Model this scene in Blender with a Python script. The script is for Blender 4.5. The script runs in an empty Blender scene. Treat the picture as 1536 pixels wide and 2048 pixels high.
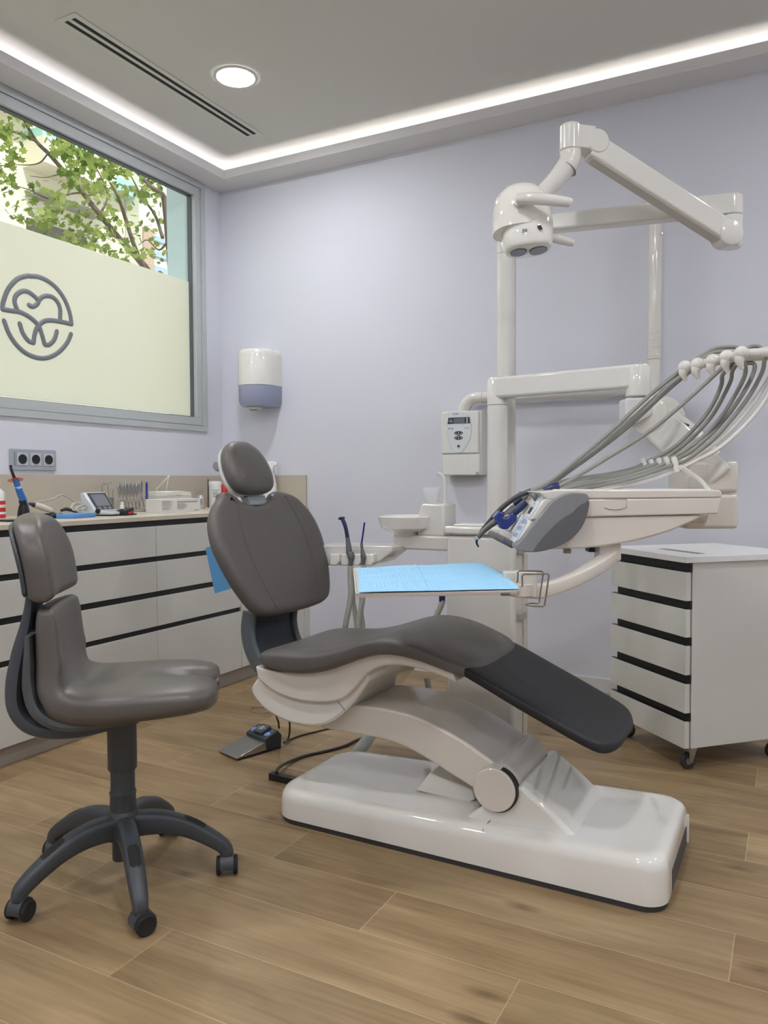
import bpy, bmesh, math, random
from mathutils import Vector as V, Matrix
S = bpy.context.scene
COL = S.collection
rnd = random.Random(11)
PI = math.pi

# ------------------------------------------------------------------ camera
F, CX, CY = 1564.6, 768.0, 1024.0
YAW, PITCH, ROLL = [math.radians(a) for a in (27.822, 2.279, 0.227)]
CAM = V((0, 0, 1.05))
_fw = V((-math.sin(YAW) * math.cos(PITCH), math.cos(YAW) * math.cos(PITCH), -math.sin(PITCH)))
_rt = V((math.cos(YAW), math.sin(YAW), 0))
_dn = _fw.cross(_rt)
RT = _rt * math.cos(ROLL) + _dn * math.sin(ROLL)
DN = -_rt * math.sin(ROLL) + _dn * math.cos(ROLL)
FW = _fw
cd = bpy.data.cameras.new('camera')
cam = bpy.data.objects.new('camera', cd)
COL.objects.link(cam)
cd.sensor_fit = 'HORIZONTAL'
cd.sensor_width = 36.0
cd.lens = F / 1536.0 * 36.0
cd.clip_start = 0.02
cam.matrix_world = Matrix(((RT.x, -DN.x, -FW.x, CAM.x), (RT.y, -DN.y, -FW.y, CAM.y), (RT.z, -DN.z, -FW.z, CAM.z), (0, 0, 0, 1)))
S.camera = cam

def ray(px, py):
    return RT * ((px - CX) / F) + DN * ((py - CY) / F) + FW
def onx(px, py, x):
    d = ray(px, py); return CAM + d * ((x - CAM.x) / d.x)
def ony(px, py, y):
    d = ray(px, py); return CAM + d * ((y - CAM.y) / d.y)
def onz(px, py, z):
    d = ray(px, py); return CAM + d * ((z - CAM.z) / d.z)
def atd(px, py, d):
    return CAM + ray(px, py) * d
def onp(px, py, p, n):
    d = ray(px, py); return CAM + d * ((p - CAM).dot(n) / d.dot(n))

# ------------------------------------------------------------------ materials
def lin(c):
    return tuple((v / 255 / 12.92) if v / 255 <= 0.04045 else ((v / 255 + 0.055) / 1.055) ** 2.4 for v in c)
def rgba(c):
    return (*lin(c), 1)
MATS = {}
def pm(name, c, rough=0.5, metal=0.0, coat=0.0, var=0.04, scale=30.0, bump=0.0, bscale=200.0, alpha=None, trans=0.0, sheen=0.0, emit=None, es=0.0, sss=0.0, ior=None):
    """principled material with a fine procedural variation of tone"""
    if name in MATS: return MATS[name]
    m = bpy.data.materials.new(name); m.use_nodes = True
    nt = m.node_tree; b = nt.nodes['Principled BSDF']
    tc = nt.nodes.new('ShaderNodeTexCoord')
    nz = nt.nodes.new('ShaderNodeTexNoise'); nz.inputs['Scale'].default_value = scale; nz.inputs['Detail'].default_value = 4
    nt.links.new(tc.outputs['Object'], nz.inputs['Vector'])
    mx = nt.nodes.new('ShaderNodeMix'); mx.data_type = 'RGBA'
    l = lin(c)
    mx.inputs['A'].default_value = (*[v * (1 - var) for v in l], 1)
    mx.inputs['B'].default_value = (*[min(1, v * (1 + var)) for v in l], 1)
    nt.links.new(nz.outputs['Fac'], mx.inputs['Factor'])
    nt.links.new(mx.outputs['Result'], b.inputs['Base Color'])
    b.inputs['Roughness'].default_value = rough
    b.inputs['Metallic'].default_value = metal
    if ior: b.inputs['IOR'].default_value = ior
    if coat:
        b.inputs['Coat Weight'].default_value = coat; b.inputs['Coat Roughness'].default_value = 0.04
    if trans: b.inputs['Transmission Weight'].default_value = trans
    if alpha is not None: b.inputs['Alpha'].default_value = alpha
    if sheen:
        b.inputs['Sheen Weight'].default_value = sheen
    if emit:
        b.inputs['Emission Color'].default_value = rgba(emit); b.inputs['Emission Strength'].default_value = es
    if bump:
        n2 = nt.nodes.new('ShaderNodeTexNoise'); n2.inputs['Scale'].default_value = bscale; n2.inputs['Detail'].default_value = 3
        nt.links.new(tc.outputs['Object'], n2.inputs['Vector'])
        bp = nt.nodes.new('ShaderNodeBump'); bp.inputs['Strength'].default_value = bump; bp.inputs['Distance'].default_value = 0.002
        nt.links.new(n2.outputs['Fac'], bp.inputs['Height'])
        nt.links.new(bp.outputs['Normal'], b.inputs['Normal'])
    MATS[name] = m
    return m

def math_n(nt, op, a, b=None, c=None):
    n = nt.nodes.new('ShaderNodeMath'); n.operation = op
    for i, v in enumerate((a, b, c)):
        if v is None: continue
        if isinstance(v, (int, float)): n.inputs[i].default_value = v
        else: nt.links.new(v, n.inputs[i])
    return n.outputs[0]

def floor_material():
    m = bpy.data.materials.new('wood_look_tile'); m.use_nodes = True
    nt = m.node_tree; L = nt.links; b = nt.nodes['Principled BSDF']
    geo = nt.nodes.new('ShaderNodeNewGeometry')
    sep = nt.nodes.new('ShaderNodeSeparateXYZ'); L.new(geo.outputs['Position'], sep.inputs[0])
    X, Y = sep.outputs[0], sep.outputs[1]
    yr = math_n(nt, 'DIVIDE', math_n(nt, 'SUBTRACT', Y, 1.160), 0.1955)
    row = math_n(nt, 'FLOOR', yr)
    yf = math_n(nt, 'FRACT', yr)
    xr = math_n(nt, 'DIVIDE', math_n(nt, 'ADD', math_n(nt, 'ADD', X, 1.279), math_n(nt, 'MULTIPLY', row, 0.3893)), 1.168)
    colm = math_n(nt, 'FLOOR', xr)
    xf = math_n(nt, 'FRACT', xr)
    # grout mask
    dy = math_n(nt, 'MULTIPLY', math_n(nt, 'MINIMUM', yf, math_n(nt, 'SUBTRACT', 1.0, yf)), 0.1955)
    dx = math_n(nt, 'MULTIPLY', math_n(nt, 'MINIMUM', xf, math_n(nt, 'SUBTRACT', 1.0, xf)), 1.168)
    g = math_n(nt, 'LESS_THAN', math_n(nt, 'MINIMUM', dx, dy), 0.0011)
    wn = nt.nodes.new('ShaderNodeTexWhiteNoise'); wn.noise_dimensions = '2D'
    cmb = nt.nodes.new('ShaderNodeCombineXYZ'); L.new(row, cmb.inputs[0]); L.new(colm, cmb.inputs[1])
    L.new(cmb.outputs[0], wn.inputs['Vector'])
    rv = wn.outputs['Value']
    # grain coordinates shifted per plank
    gv = nt.nodes.new('ShaderNodeCombineXYZ')
    L.new(math_n(nt, 'ADD', math_n(nt, 'MULTIPLY', X, 1.6), math_n(nt, 'MULTIPLY', rv, 37.0)), gv.inputs[0])
    L.new(math_n(nt, 'ADD', math_n(nt, 'MULTIPLY', Y, 15.0), math_n(nt, 'MULTIPLY', rv, 53.0)), gv.inputs[1])
    L.new(math_n(nt, 'MULTIPLY', rv, 20.0), gv.inputs[2])
    n1 = nt.nodes.new('ShaderNodeTexNoise'); n1.inputs['Scale'].default_value = 1.0; n1.inputs['Detail'].default_value = 7; n1.inputs['Roughness'].default_value = 0.62; n1.inputs['Distortion'].default_value = 0.6
    L.new(gv.outputs[0], n1.inputs['Vector'])
    gv2 = nt.nodes.new('ShaderNodeVectorMath'); gv2.operation = 'MULTIPLY'; gv2.inputs[1].default_value = (3.0, 7.0, 1)
    L.new(gv.outputs[0], gv2.inputs[0])
    n2 = nt.nodes.new('ShaderNodeTexNoise'); n2.inputs['Scale'].default_value = 1.0; n2.inputs['Detail'].default_value = 4
    L.new(gv2.outputs[0], n2.inputs['Vector'])
    # large blotches
    gv3 = nt.nodes.new('ShaderNodeVectorMath'); gv3.operation = 'MULTIPLY'; gv3.inputs[1].default_value = (0.9, 0.16, 1)
    L.new(gv.outputs[0], gv3.inputs[0])
    n3 = nt.nodes.new('ShaderNodeTexNoise'); n3.inputs['Scale'].default_value = 1.0; n3.inputs['Detail'].default_value = 3
    L.new(gv3.outputs[0], n3.inputs['Vector'])
    # knots
    gk = nt.nodes.new('ShaderNodeCombineXYZ')
    L.new(math_n(nt, 'ADD', math_n(nt, 'MULTIPLY', X, 2.3), math_n(nt, 'MULTIPLY', n1.outputs['Fac'], 0.16)), gk.inputs[0])
    L.new(math_n(nt, 'ADD', math_n(nt, 'MULTIPLY', Y, 5.5), math_n(nt, 'MULTIPLY', n2.outputs['Fac'], 0.2)), gk.inputs[1])
    vo = nt.nodes.new('ShaderNodeTexVoronoi'); vo.voronoi_dimensions = '2D'; vo.inputs['Scale'].default_value = 1.0
    L.new(gk.outputs[0], vo.inputs['Vector'])
    kn = nt.nodes.new('ShaderNodeMapRange'); kn.inputs['From Min'].default_value = 0.01; kn.inputs['From Max'].default_value = 0.13; kn.inputs['To Min'].default_value = 1; kn.inputs['To Max'].default_value = 0
    L.new(vo.outputs['Distance'], kn.inputs['Value'])
    sepc = nt.nodes.new('ShaderNodeSeparateColor'); L.new(vo.outputs['Color'], sepc.inputs[0])
    kmask = math_n(nt, 'MULTIPLY', kn.outputs[0], math_n(nt, 'GREATER_THAN', sepc.outputs[0], 0.72))
    ramp = nt.nodes.new('ShaderNodeValToRGB')
    e = ramp.color_ramp.elements
    e[0].position = 0.27; e[0].color = rgba((94, 76, 55))
    e[1].position = 0.72; e[1].color = rgba((185, 162, 127))
    x = e.new(0.44); x.color = rgba((135, 113, 82))
    x = e.new(0.57); x.color = rgba((160, 137, 103))
    tone = math_n(nt, 'ADD', math_n(nt, 'MULTIPLY', n1.outputs['Fac'], 0.42), math_n(nt, 'MULTIPLY', n2.outputs['Fac'], 0.16))
    tone = math_n(nt, 'ADD', tone, math_n(nt, 'MULTIPLY', n3.outputs['Fac'], 0.42))
    tone = math_n(nt, 'ADD', tone, math_n(nt, 'MULTIPLY', math_n(nt, 'SUBTRACT', rv, 0.5), 0.07))
    L.new(tone, ramp.inputs[0])
    mk1 = nt.nodes.new('ShaderNodeMix'); mk1.data_type = 'RGBA'
    L.new(math_n(nt, 'MULTIPLY', kmask, 0.7), mk1.inputs['Factor']); L.new(ramp.outputs[0], mk1.inputs['A']); mk1.inputs['B'].default_value = rgba((84, 64, 46))
    hs = nt.nodes.new('ShaderNodeMix'); hs.data_type = 'RGBA'; hs.blend_type = 'MULTIPLY'
    hs.inputs['Factor'].default_value = 0.55
    rr = nt.nodes.new('ShaderNodeValToRGB'); rr.color_ramp.elements[0].color = (1.0, 0.90, 0.80, 1); rr.color_ramp.elements[1].color = (0.97, 1.0, 0.98, 1)
    wn2 = nt.nodes.new('ShaderNodeTexWhiteNoise'); wn2.noise_dimensions = '2D'
    va = nt.nodes.new('ShaderNodeVectorMath'); va.operation = 'ADD'; va.inputs[1].default_value = (17.3, 4.1, 0); L.new(cmb.outputs[0], va.inputs[0]); L.new(va.outputs[0], wn2.inputs['Vector'])
    L.new(math_n(nt, 'ADD', math_n(nt, 'MULTIPLY', wn2.outputs['Value'], 0.6), math_n(nt, 'MULTIPLY', n3.outputs['Fac'], 0.4)), rr.inputs[0])
    L.new(mk1.outputs['Result'], hs.inputs['A']); L.new(rr.outputs[0], hs.inputs['B'])
    mg = nt.nodes.new('ShaderNodeMix'); mg.data_type = 'RGBA'
    L.new(math_n(nt, 'MULTIPLY', g, 0.5), mg.inputs['Factor']); L.new(hs.outputs['Result'], mg.inputs['A']); mg.inputs['B'].default_value = rgba((205, 184, 152))
    L.new(mg.outputs['Result'], b.inputs['Base Color'])
    b.inputs['Roughness'].default_value = 0.42
    b.inputs['Specular IOR Level'].default_value = 0.4
    bp = nt.nodes.new('ShaderNodeBump'); bp.inputs['Strength'].default_value = 0.12; bp.inputs['Distance'].default_value = 0.002
    L.new(math_n(nt, 'SUBTRACT', n2.outputs['Fac'], g), bp.inputs['Height']); L.new(bp.outputs[0], b.inputs['Normal'])
    return m

def emit_mat(name, c, s):
    m = bpy.data.materials.new(name); m.use_nodes = True
    nt = m.node_tree; nt.nodes.clear()
    e = nt.nodes.new('ShaderNodeEmission'); e.inputs[0].default_value = rgba(c); e.inputs[1].default_value = s
    o = nt.nodes.new('ShaderNodeOutputMaterial'); nt.links.new(e.outputs[0], o.inputs[0])
    return m

def pane_mat(name, tint=(250, 254, 252), refl=0.06, rough=0.0):
    m = bpy.data.materials.new(name); m.use_nodes = True
    nt = m.node_tree; nt.nodes.clear()
    t = nt.nodes.new('ShaderNodeBsdfTransparent'); t.inputs[0].default_value = rgba(tint)
    g = nt.nodes.new('ShaderNodeBsdfGlossy'); g.inputs['Roughness'].default_value = rough
    lw = nt.nodes.new('ShaderNodeLayerWeight'); lw.inputs[0].default_value = 0.5
    k = math_n(nt, 'ADD', math_n(nt, 'MULTIPLY', math_n(nt, 'POWER', lw.outputs['Facing'], 5.0), 0.9), 0.04)
    mx = nt.nodes.new('ShaderNodeMixShader'); nt.links.new(k, mx.inputs[0])
    nt.links.new(t.outputs[0], mx.inputs[1]); nt.links.new(g.outputs[0], mx.inputs[2])
    o = nt.nodes.new('ShaderNodeOutputMaterial'); nt.links.new(mx.outputs[0], o.inputs[0])
    return m

def film_mat():
    m = bpy.data.materials.new('frosted_film'); m.use_nodes = True
    nt = m.node_tree; nt.nodes.clear()
    t = nt.nodes.new('ShaderNodeBsdfTranslucent'); d = nt.nodes.new('ShaderNodeBsdfDiffuse')
    tc = nt.nodes.new('ShaderNodeTexCoord'); nz = nt.nodes.new('ShaderNodeTexNoise'); nz.inputs['Scale'].default_value = 1.5
    nt.links.new(tc.outputs['Object'], nz.inputs['Vector'])
    cr = nt.nodes.new('ShaderNodeValToRGB'); cr.color_ramp.elements[0].color = rgba((251, 249, 240)); cr.color_ramp.elements[1].color = rgba((254, 254, 248))
    nt.links.new(nz.outputs['Fac'], cr.inputs[0]); nt.links.new(cr.outputs[0], t.inputs[0])
    d.inputs[0].default_value = rgba((225, 226, 220))
    mx = nt.nodes.new('ShaderNodeMixShader'); mx.inputs[0].default_value = 0.25
    nt.links.new(t.outputs[0], mx.inputs[1]); nt.links.new(d.outputs[0], mx.inputs[2])
    o = nt.nodes.new('ShaderNodeOutputMaterial'); nt.links.new(mx.outputs[0], o.inputs[0])
    return m

# ------------------------------------------------------------------ mesh helpers
def NB(): return bmesh.new()
def poly(bm, pts):
    return bm.faces.new([bm.verts.new(p) for p in pts])
def box(bm, x0, x1, y0, y1, z0, z1):
    prism(bm, [V((x0, y0, z0)), V((x1, y0, z0)), V((x1, y1, z0)), V((x0, y1, z0))], V((0, 0, z1 - z0)))
def obox(bm, c, a, b, h):
    """box from centre and three half-axis vectors"""
    c, a, b, h = V(c), V(a), V(b), V(h)
    prism(bm, [c - a - b - h, c + a - b - h, c + a + b - h, c - a + b - h], h * 2)
def prism(bm, pts, ext):
    pts = [V(p) for p in pts]; ext = V(ext)
    a = [bm.verts.new(p) for p in pts]; b = [bm.verts.new(p + ext) for p in pts]
    n = len(a)
    bm.faces.new(a[::-1]); bm.faces.new(b)
    for i in range(n):
        j = (i + 1) % n
        bm.faces.new((a[i], a[j], b[j], b[i]))
def loft(bm, rings, closed=True, cap0=True, cap1=True):
    vs = [[bm.verts.new(p) for p in r] for r in rings]
    n = len(vs[0])
    for r0, r1 in zip(vs, vs[1:]):
        for i in range(n if closed else n - 1):
            j = (i + 1) % n
            bm.faces.new((r0[i], r0[j], r1[j], r1[i]))
    if cap0: bm.faces.new(vs[0][::-1])
    if cap1: bm.faces.new(vs[-1])
    return vs
def frame_of(ax):
    ax = V(ax).normalized()
    t = V((0, 0, 1)) if abs(ax.z) < 0.9 else V((1, 0, 0))
    u = t.cross(ax).normalized(); w = ax.cross(u)
    return u, w, ax
def lathe(bm, prof, o, ax=(0, 0, 1), seg=32, cap=True):
    u, w, a = frame_of(ax); o = V(o)
    rings = [[o + a * h + (u * math.cos(2 * PI * i / seg) + w * math.sin(2 * PI * i / seg)) * max(r, 1e-5) for i in range(seg)] for r, h in prof]
    loft(bm, rings, True, cap, cap)
def cyl(bm, a, b, r, seg=24, r2=None, bev=0.0):
    a, b = V(a), V(b); L = (b - a).length; r2 = r if r2 is None else r2
    if bev: prof = [(r - bev, 0), (r, bev), (r2, L - bev), (r2 - bev, L)]
    else: prof = [(r, 0), (r2, L)]
    lathe(bm, prof, a, b - a, seg)
def cat(pts, n=8, closed=False):
    pts = [V(p) for p in pts]; out = []; N = len(pts)
    rng = range(N) if closed else range(N - 1)
    for i in rng:
        if closed: p0, p1, p2, p3 = (pts[(i + k) % N] for k in (-1, 0, 1, 2))
        else:
            p1, p2 = pts[i], pts[i + 1]
            p0 = pts[i - 1] if i else p1 * 2 - p2
            p3 = pts[i + 2] if i + 2 < N else p2 * 2 - p1
        for k in range(n):
            t = k / n
            out.append(0.5 * ((2 * p1) + (p2 - p0) * t + (2 * p0 - 5 * p1 + 4 * p2 - p3) * t * t + (3 * p1 - p0 - 3 * p2 + p3) * t ** 3))
    if not closed: out.append(pts[-1])
    return out
def lerp_list(vals, n):
    out = []
    for a, b in zip(vals, vals[1:]):
        for k in range(n): out.append(a + (b - a) * k / n)
    out.append(vals[-1]); return out
def tube(bm, pts, r, seg=10, smooth=0, flat=None, up=None):
    """tube along a polyline; r is a number or one radius per point; flat=(a,b) makes an oval/flat section"""
    pts = [V(p) for p in pts]
    rs = r if isinstance(r, (list, tuple)) else [r] * len(pts)
    if smooth:
        rs = lerp_list(list(rs), smooth); pts = cat(pts, smooth)
    N = len(pts); rings = []
    t0 = (pts[1] - pts[0]).normalized()
    u = V(up) if up is not None else (V((0, 0, 1)) if abs(t0.z) < 0.9 else V((1, 0, 0)))
    for i in range(N):
        t = (pts[min(i + 1, N - 1)] - pts[max(i - 1, 0)]).normalized()
        u = (u - t * u.dot(t)).normalized(); w = t.cross(u)
        a, b = flat if flat else (1, 1)
        rings.append([pts[i] + (u * (math.cos(2 * PI * k / seg) * a) + w * (math.sin(2 * PI * k / seg) * b)) * rs[i] for k in range(seg)])
    loft(bm, rings)
def sq(t, e=0.5):
    c, s = math.cos(t), math.sin(t)
    return math.copysign(abs(c) ** e, c), math.copysign(abs(s) ** e, s)
def sweep(bm, pts, ws, hs, side, e=0.5, seg=24, smooth=0, cap=True):
    """superellipse section (half width ws along `side`, half height hs across) swept along pts"""
    pts = [V(p) for p in pts]; ws, hs = list(ws), list(hs); side = V(side).normalized()
    if smooth:
        pts2 = cat(pts, smooth); ws = lerp_list(ws, smooth); hs = lerp_list(hs, smooth); pts = pts2
    N = len(pts); rings = []
    for i in range(N):
        t = (pts[min(i + 1, N - 1)] - pts[max(i - 1, 0)]).normalized()
        up = t.cross(side).normalized()
        ring = []
        for k in range(seg):
            c, s = sq(2 * PI * k / seg, e)
            ring.append(pts[i] + side * (c * ws[i]) + up * (s * hs[i]))
        rings.append(ring)
    loft(bm, rings, True, cap, cap)
def inset_loop(pts, nrm, d):
    n = len(pts); out = []
    for i in range(n):
        t = (pts[(i + 1) % n] - pts[i - 1]).normalized()
        out.append(pts[i] + nrm.cross(t).normalized() * d)
    return out
def pad(bm, outline, nrm, layers):
    """cushion from a closed smooth outline (counter-clockwise seen against nrm): layers of (inset, height)"""
    loft(bm, [[p + nrm * h for p in (inset_loop(outline, nrm, d) if d else outline)] for d, h in layers])

LOCS = {}
def root_loc(o):
    while o.parent: o = o.parent
    return LOCS.get(o.name, V((0, 0, 0)))
def mk(name, bm, mat, parent=None, loc=None, smooth=True, bevel=0.0, bseg=3, sub=0, angle=40, label=None, solid=0.0):
    bmesh.ops.remove_doubles(bm, verts=bm.verts, dist=1e-6)
    bmesh.ops.recalc_face_normals(bm, faces=bm.faces)
    me = bpy.data.meshes.new(name)
    off = root_loc(parent) if parent else (V(loc) if loc is not None else V((0, 0, 0)))
    bmesh.ops.translate(bm, verts=bm.verts, vec=-off)
    bm.to_mesh(me); bm.free()
    o = bpy.data.objects.new(name, me); COL.objects.link(o)
    me.materials.append(mat)
    if smooth:
        for p in me.polygons: p.use_smooth = True
        me.set_sharp_from_angle(angle=math.radians(angle))
    if solid:
        md = o.modifiers.new('thickness', 'SOLIDIFY'); md.thickness = solid; md.offset = 0
    if bevel:
        md = o.modifiers.new('bevel', 'BEVEL'); md.width = bevel; md.segments = bseg; md.limit_method = 'ANGLE'; md.angle_limit = math.radians(35)
        md.harden_normals = False
        for p in me.polygons: p.use_smooth = True
    if sub:
        md = o.modifiers.new('subdivision', 'SUBSURF'); md.levels = sub; md.render_levels = sub
    if parent: o.parent = parent
    elif loc is not None:
        o.location = off; LOCS[o.name] = off
    if label: o['label'] = label
    return o
def thing(name, label, cat_, loc, group=None):
    o = bpy.data.objects.new(name, None); COL.objects.link(o); o.empty_display_size = 0.05
    o.location = loc; LOCS[o.name] = V(loc)
    o['label'] = label; o['category'] = cat_
    if group: o['group'] = group
    return o
def tag(o, label, cat_, group=None):
    o['label'] = label; o['category'] = cat_
    if group: o['group'] = group
    return o
def struct(name, bm, mat, label=None, **k):
    o = mk(name, bm, mat, **k); o['kind'] = 'structure'
    if label: o['label'] = label
    return o
def dup(root, loc, label=None, group=None, rz=0.0):
    r = root.copy(); COL.objects.link(r); r.location = loc; r.rotation_euler = (0, 0, rz)
    LOCS[r.name] = V(loc)
    if label: r['label'] = label
    if group: r['group'] = group
    for ch in list(root.children):
        c = ch.copy(); COL.objects.link(c); c.parent = r
        for g in list(ch.children):
            d = g.copy(); COL.objects.link(d); d.parent = c
    return r

# ------------------------------------------------------------------ palette
WALL = pm('lavender_wall_paint', (209, 211, 220), 0.75, var=0.012, scale=3, bump=0.05, bscale=300)
CEIL = pm('white_ceiling_paint', (205, 204, 198), 0.9, var=0.01, scale=2)
SOFF = pm('soffit_paint', (214, 212, 212), 0.85, var=0.01, scale=2)
ENAMEL = pm('white_enamel', (216, 214, 206), 0.16, coat=0.6, var=0.012, scale=8)
GLOSS = pm('glossy_white_cover', (228, 226, 217), 0.06, coat=1.0, var=0.01, scale=6)
CREAM = pm('warm_white_plastic', (214, 208, 197), 0.22, coat=0.3, var=0.012, scale=8)
LAMI = pm('white_laminate', (208, 208, 201), 0.45, var=0.015, scale=20)
BLACKGAP = pm('black_channel', (26, 28, 32), 0.5, var=0.1)
KICK = pm('brushed_grey_plinth', (158, 150, 140), 0.4, var=0.06, scale=60)
STONE = pm('beige_worktop_stone', (206, 196, 176), 0.35, var=0.06, scale=14)
STONE2 = pm('beige_backsplash_stone', (184, 176, 160), 0.4, var=0.06, scale=9)
LEATHER = pm('taupe_leatherette', (92, 88, 84), 0.42, var=0.05, scale=60, bump=0.12, bscale=900)
LEATHER2 = pm('stool_taupe_leatherette', (90, 85, 79), 0.38, var=0.05, scale=60, bump=0.10, bscale=900)
SEAM = pm('seam_thread', (70, 67, 64), 0.6)
BLACKPAD = pm('black_leatherette', (27, 29, 32), 0.5, var=0.08, scale=50, bump=0.12, bscale=900)
DKPLAST = pm('charcoal_plastic', (62, 66, 70), 0.42, var=0.06, bump=0.08, bscale=700)
DKGRIP = pm('black_rubber_grip', (34, 33, 32), 0.8, var=0.1, bump=0.15, bscale=800)
NAVYPL = pm('dark_navy_plastic', (33, 40, 50), 0.4, var=0.06)
TEALRIM = pm('slate_rim', (84, 92, 94), 0.4, var=0.05)
FRAME = pm('grey_window_frame', (180, 186, 186), 0.4, var=0.03)
CHROME = pm('chrome', (205, 205, 205), 0.14, metal=1.0, var=0.03)
STEEL = pm('brushed_steel', (176, 176, 174), 0.3, metal=1.0, var=0.06, scale=80)
BLACK = pm('black_plastic', (24, 25, 27), 0.4, var=0.1)
GREYHOSE = pm('grey_hose', (140, 140, 132), 0.4, var=0.04)
WHITEHOSE = pm('clear_white_sleeve', (225, 222, 215), 0.3, var=0.03)
NAVY = pm('navy_plastic', (28, 38, 82), 0.35, var=0.06)
BLUECLIP = pm('translucent_blue_plastic', (26, 50, 132), 0.15, coat=0.5, var=0.06, trans=0.25)
WIRE = pm('dark_chrome_wire', (138, 128, 118), 0.28, metal=0.9)
MIDGREY = pm('mid_grey_plastic', (128, 129, 130), 0.38, coat=0.1, var=0.03)
DARKGREY = pm('dark_grey_plastic', (92, 93, 94), 0.45, var=0.04)
BIB = pm('light_blue_bib', (150, 202, 234), 0.75, var=0.03, scale=40, bump=0.25, bscale=260)
BIB2 = pm('blue_paper', (88, 152, 200), 0.75, var=0.03, scale=40)
# ================================================================== room
XL, YB, XR, YF = -3.197, 3.895, 2.0, -1.6
ZC, ZS = 2.94, 2.842
XO = -3.43                      # outer face of the window wall
WY0, WY1, WZ0, WZ1 = 0.55, 3.737, 1.352, 2.842
FLOOR = floor_material()
bm = NB(); box(bm, XO, XR + .15, YF - .15, YB + .15, -0.1, 0); struct('floor', bm, FLOOR, 'wood-look plank tiles in staggered rows', smooth=False)
bm = NB(); box(bm, XL - .06, XR + .15, YF - .15, YB + .15, ZC, ZC + .15); struct('ceiling', bm, CEIL, smooth=False)
bm = NB(); box(bm, XO, XR + .15, YB, YB + .15, 0, ZC); struct('wall_back', bm, WALL, smooth=False)
bm = NB(); box(bm, XR, XR + .15, YF, YB, 0, ZC); struct('wall_right', bm, WALL, smooth=False)
bm = NB(); box(bm, XO, XR + .15, YF - .15, YF, 0, ZC); struct('wall_front', bm, WALL, smooth=False)
bm = NB()
box(bm, XO, XL, YF, YB, 0, WZ0); box(bm, XL - .06, XL, YF, YB, WZ1 - .06, ZC)
box(bm, XO, XL - .06, YF, WY0, WZ0, 3.4); box(bm, XL - .06, XL, YF, WY0, WZ0, WZ1 - .06); box(bm, XO, XL - .06, WY1 - .045, YB, WZ0, 3.4); box(bm, XL - .06, XL, WY1 - .045, YB, WZ0, WZ1 - .06)
struct('wall_left', bm, WALL, smooth=False)
bm = NB(); box(bm, -2.50, XR, YB - .012, YB, 0, .07); struct('baseboard_back', bm, pm('white_baseboard', (212, 212, 214), .4), smooth=False)
# light cove: shelf with an upright lip along the walls
LW = 0.166
bm = NB()
prism(bm, [V((XL, YF, ZS)), V((XL + LW, YF, ZS)), V((XL + LW, YF, ZS + .05)), V((XL + LW - .012, YF, ZS + .05)), V((XL + LW - .012, YF, ZS + .012)), V((XL, YF, ZS + .012))], (0, YB - LW - YF, 0))
struct('trim_1', bm, SOFF, 'cove shelf along the window wall', smooth=False)
bm = NB()
prism(bm, [V((XL, YB, ZS)), V((XL, YB - LW, ZS)), V((XL, YB - LW, ZS + .012)), V((XL, YB - LW + .012, ZS + .012)), V((XL, YB - LW + .012, ZS + .05)), V((XL, YB - LW, ZS + .05)), V((XL, YB, ZS + .012))][:0] or [V((XL, YB, ZS)), V((XL, YB - LW, ZS)), V((XL, YB - LW, ZS + .012)), V((XL, YB, ZS + .012))], (XR - XL, 0, 0)); prism(bm, [V((XL + LW - .012, YB - LW, ZS + .0121)), V((XL + LW - .012, YB - LW + .012, ZS + .0121)), V((XL + LW - .012, YB - LW + .012, ZS + .05)), V((XL + LW - .012, YB - LW, ZS + .05))], (XR - XL - LW + .012, 0, 0))
struct('trim_2', bm, SOFF, 'cove shelf along the back wall', smooth=False)
bm = NB()
box(bm, XR - LW, XR, YF, YB - LW, ZS, ZS + .012); box(bm, XR - LW, XR - LW + .012, YF, YB - LW - .0005, ZS + .0121, ZS + .05)
struct('trim_3', bm, SOFF, smooth=False)
LED = emit_mat('led_strip_glow', (250, 244, 249), 13.5)
LEDW = emit_mat('led_strip_glow_warm', (252, 247, 245), 13.5)
bm = NB(); box(bm, XL + .095, XL + .107, YF + .1, YB - .1, ZS + .013, ZS + .019)
o = tag(mk('led_strip', bm, LED, loc=(XL + .101, 1, ZS + .013), smooth=False), 'glowing white light strip hidden in the cove above the window', 'light strip')
bm = NB(); box(bm, XL + .13, XR - .15, YB - .107, YB - .095, ZS + .013, ZS + .019)
o = tag(mk('led_strip', bm, LEDW, loc=(0, YB - .1, ZS + .013), smooth=False), 'glowing white light strip hidden in the cove along the lavender back wall', 'light strip')

# window: frame, glass, frosted film
wf = NB()
def ring_frame(bm, x0, x1, y0, y1, z0, z1, w):
    box(bm, x0, x1, y0, y1, z0, z0 + w); box(bm, x0, x1, y0, y1, z1 - w, z1)
    box(bm, x0, x1, y0, y0 + w, z0 + w, z1 - w); box(bm, x0, x1, y1 - w, y1, z0 + w, z1 - w)
ring_frame(wf, XL - .03, XL + .012, WY0, WY1, WZ0, WZ1 - .002, .034)
win = struct('window_1', wf, FRAME, 'wide grey aluminium window', loc=(XL, 2.1, WZ0), bevel=.002)
bm = NB(); ring_frame(bm, XL - .045, XL + .004, WY0 + .036, WY1 - .036, WZ0 + .036, WZ1 - .038, .048); mk('window_sash', bm, FRAME, win, bevel=.003)
bm = NB(); ring_frame(bm, XL - .052, XL - .02, WY0 + .084, WY1 - .084, WZ0 + .084, WZ1 - .086, .005); mk('glazing_gasket', bm, pm('dark_gasket', (84, 92, 98), .5), win, smooth=False)
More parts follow.
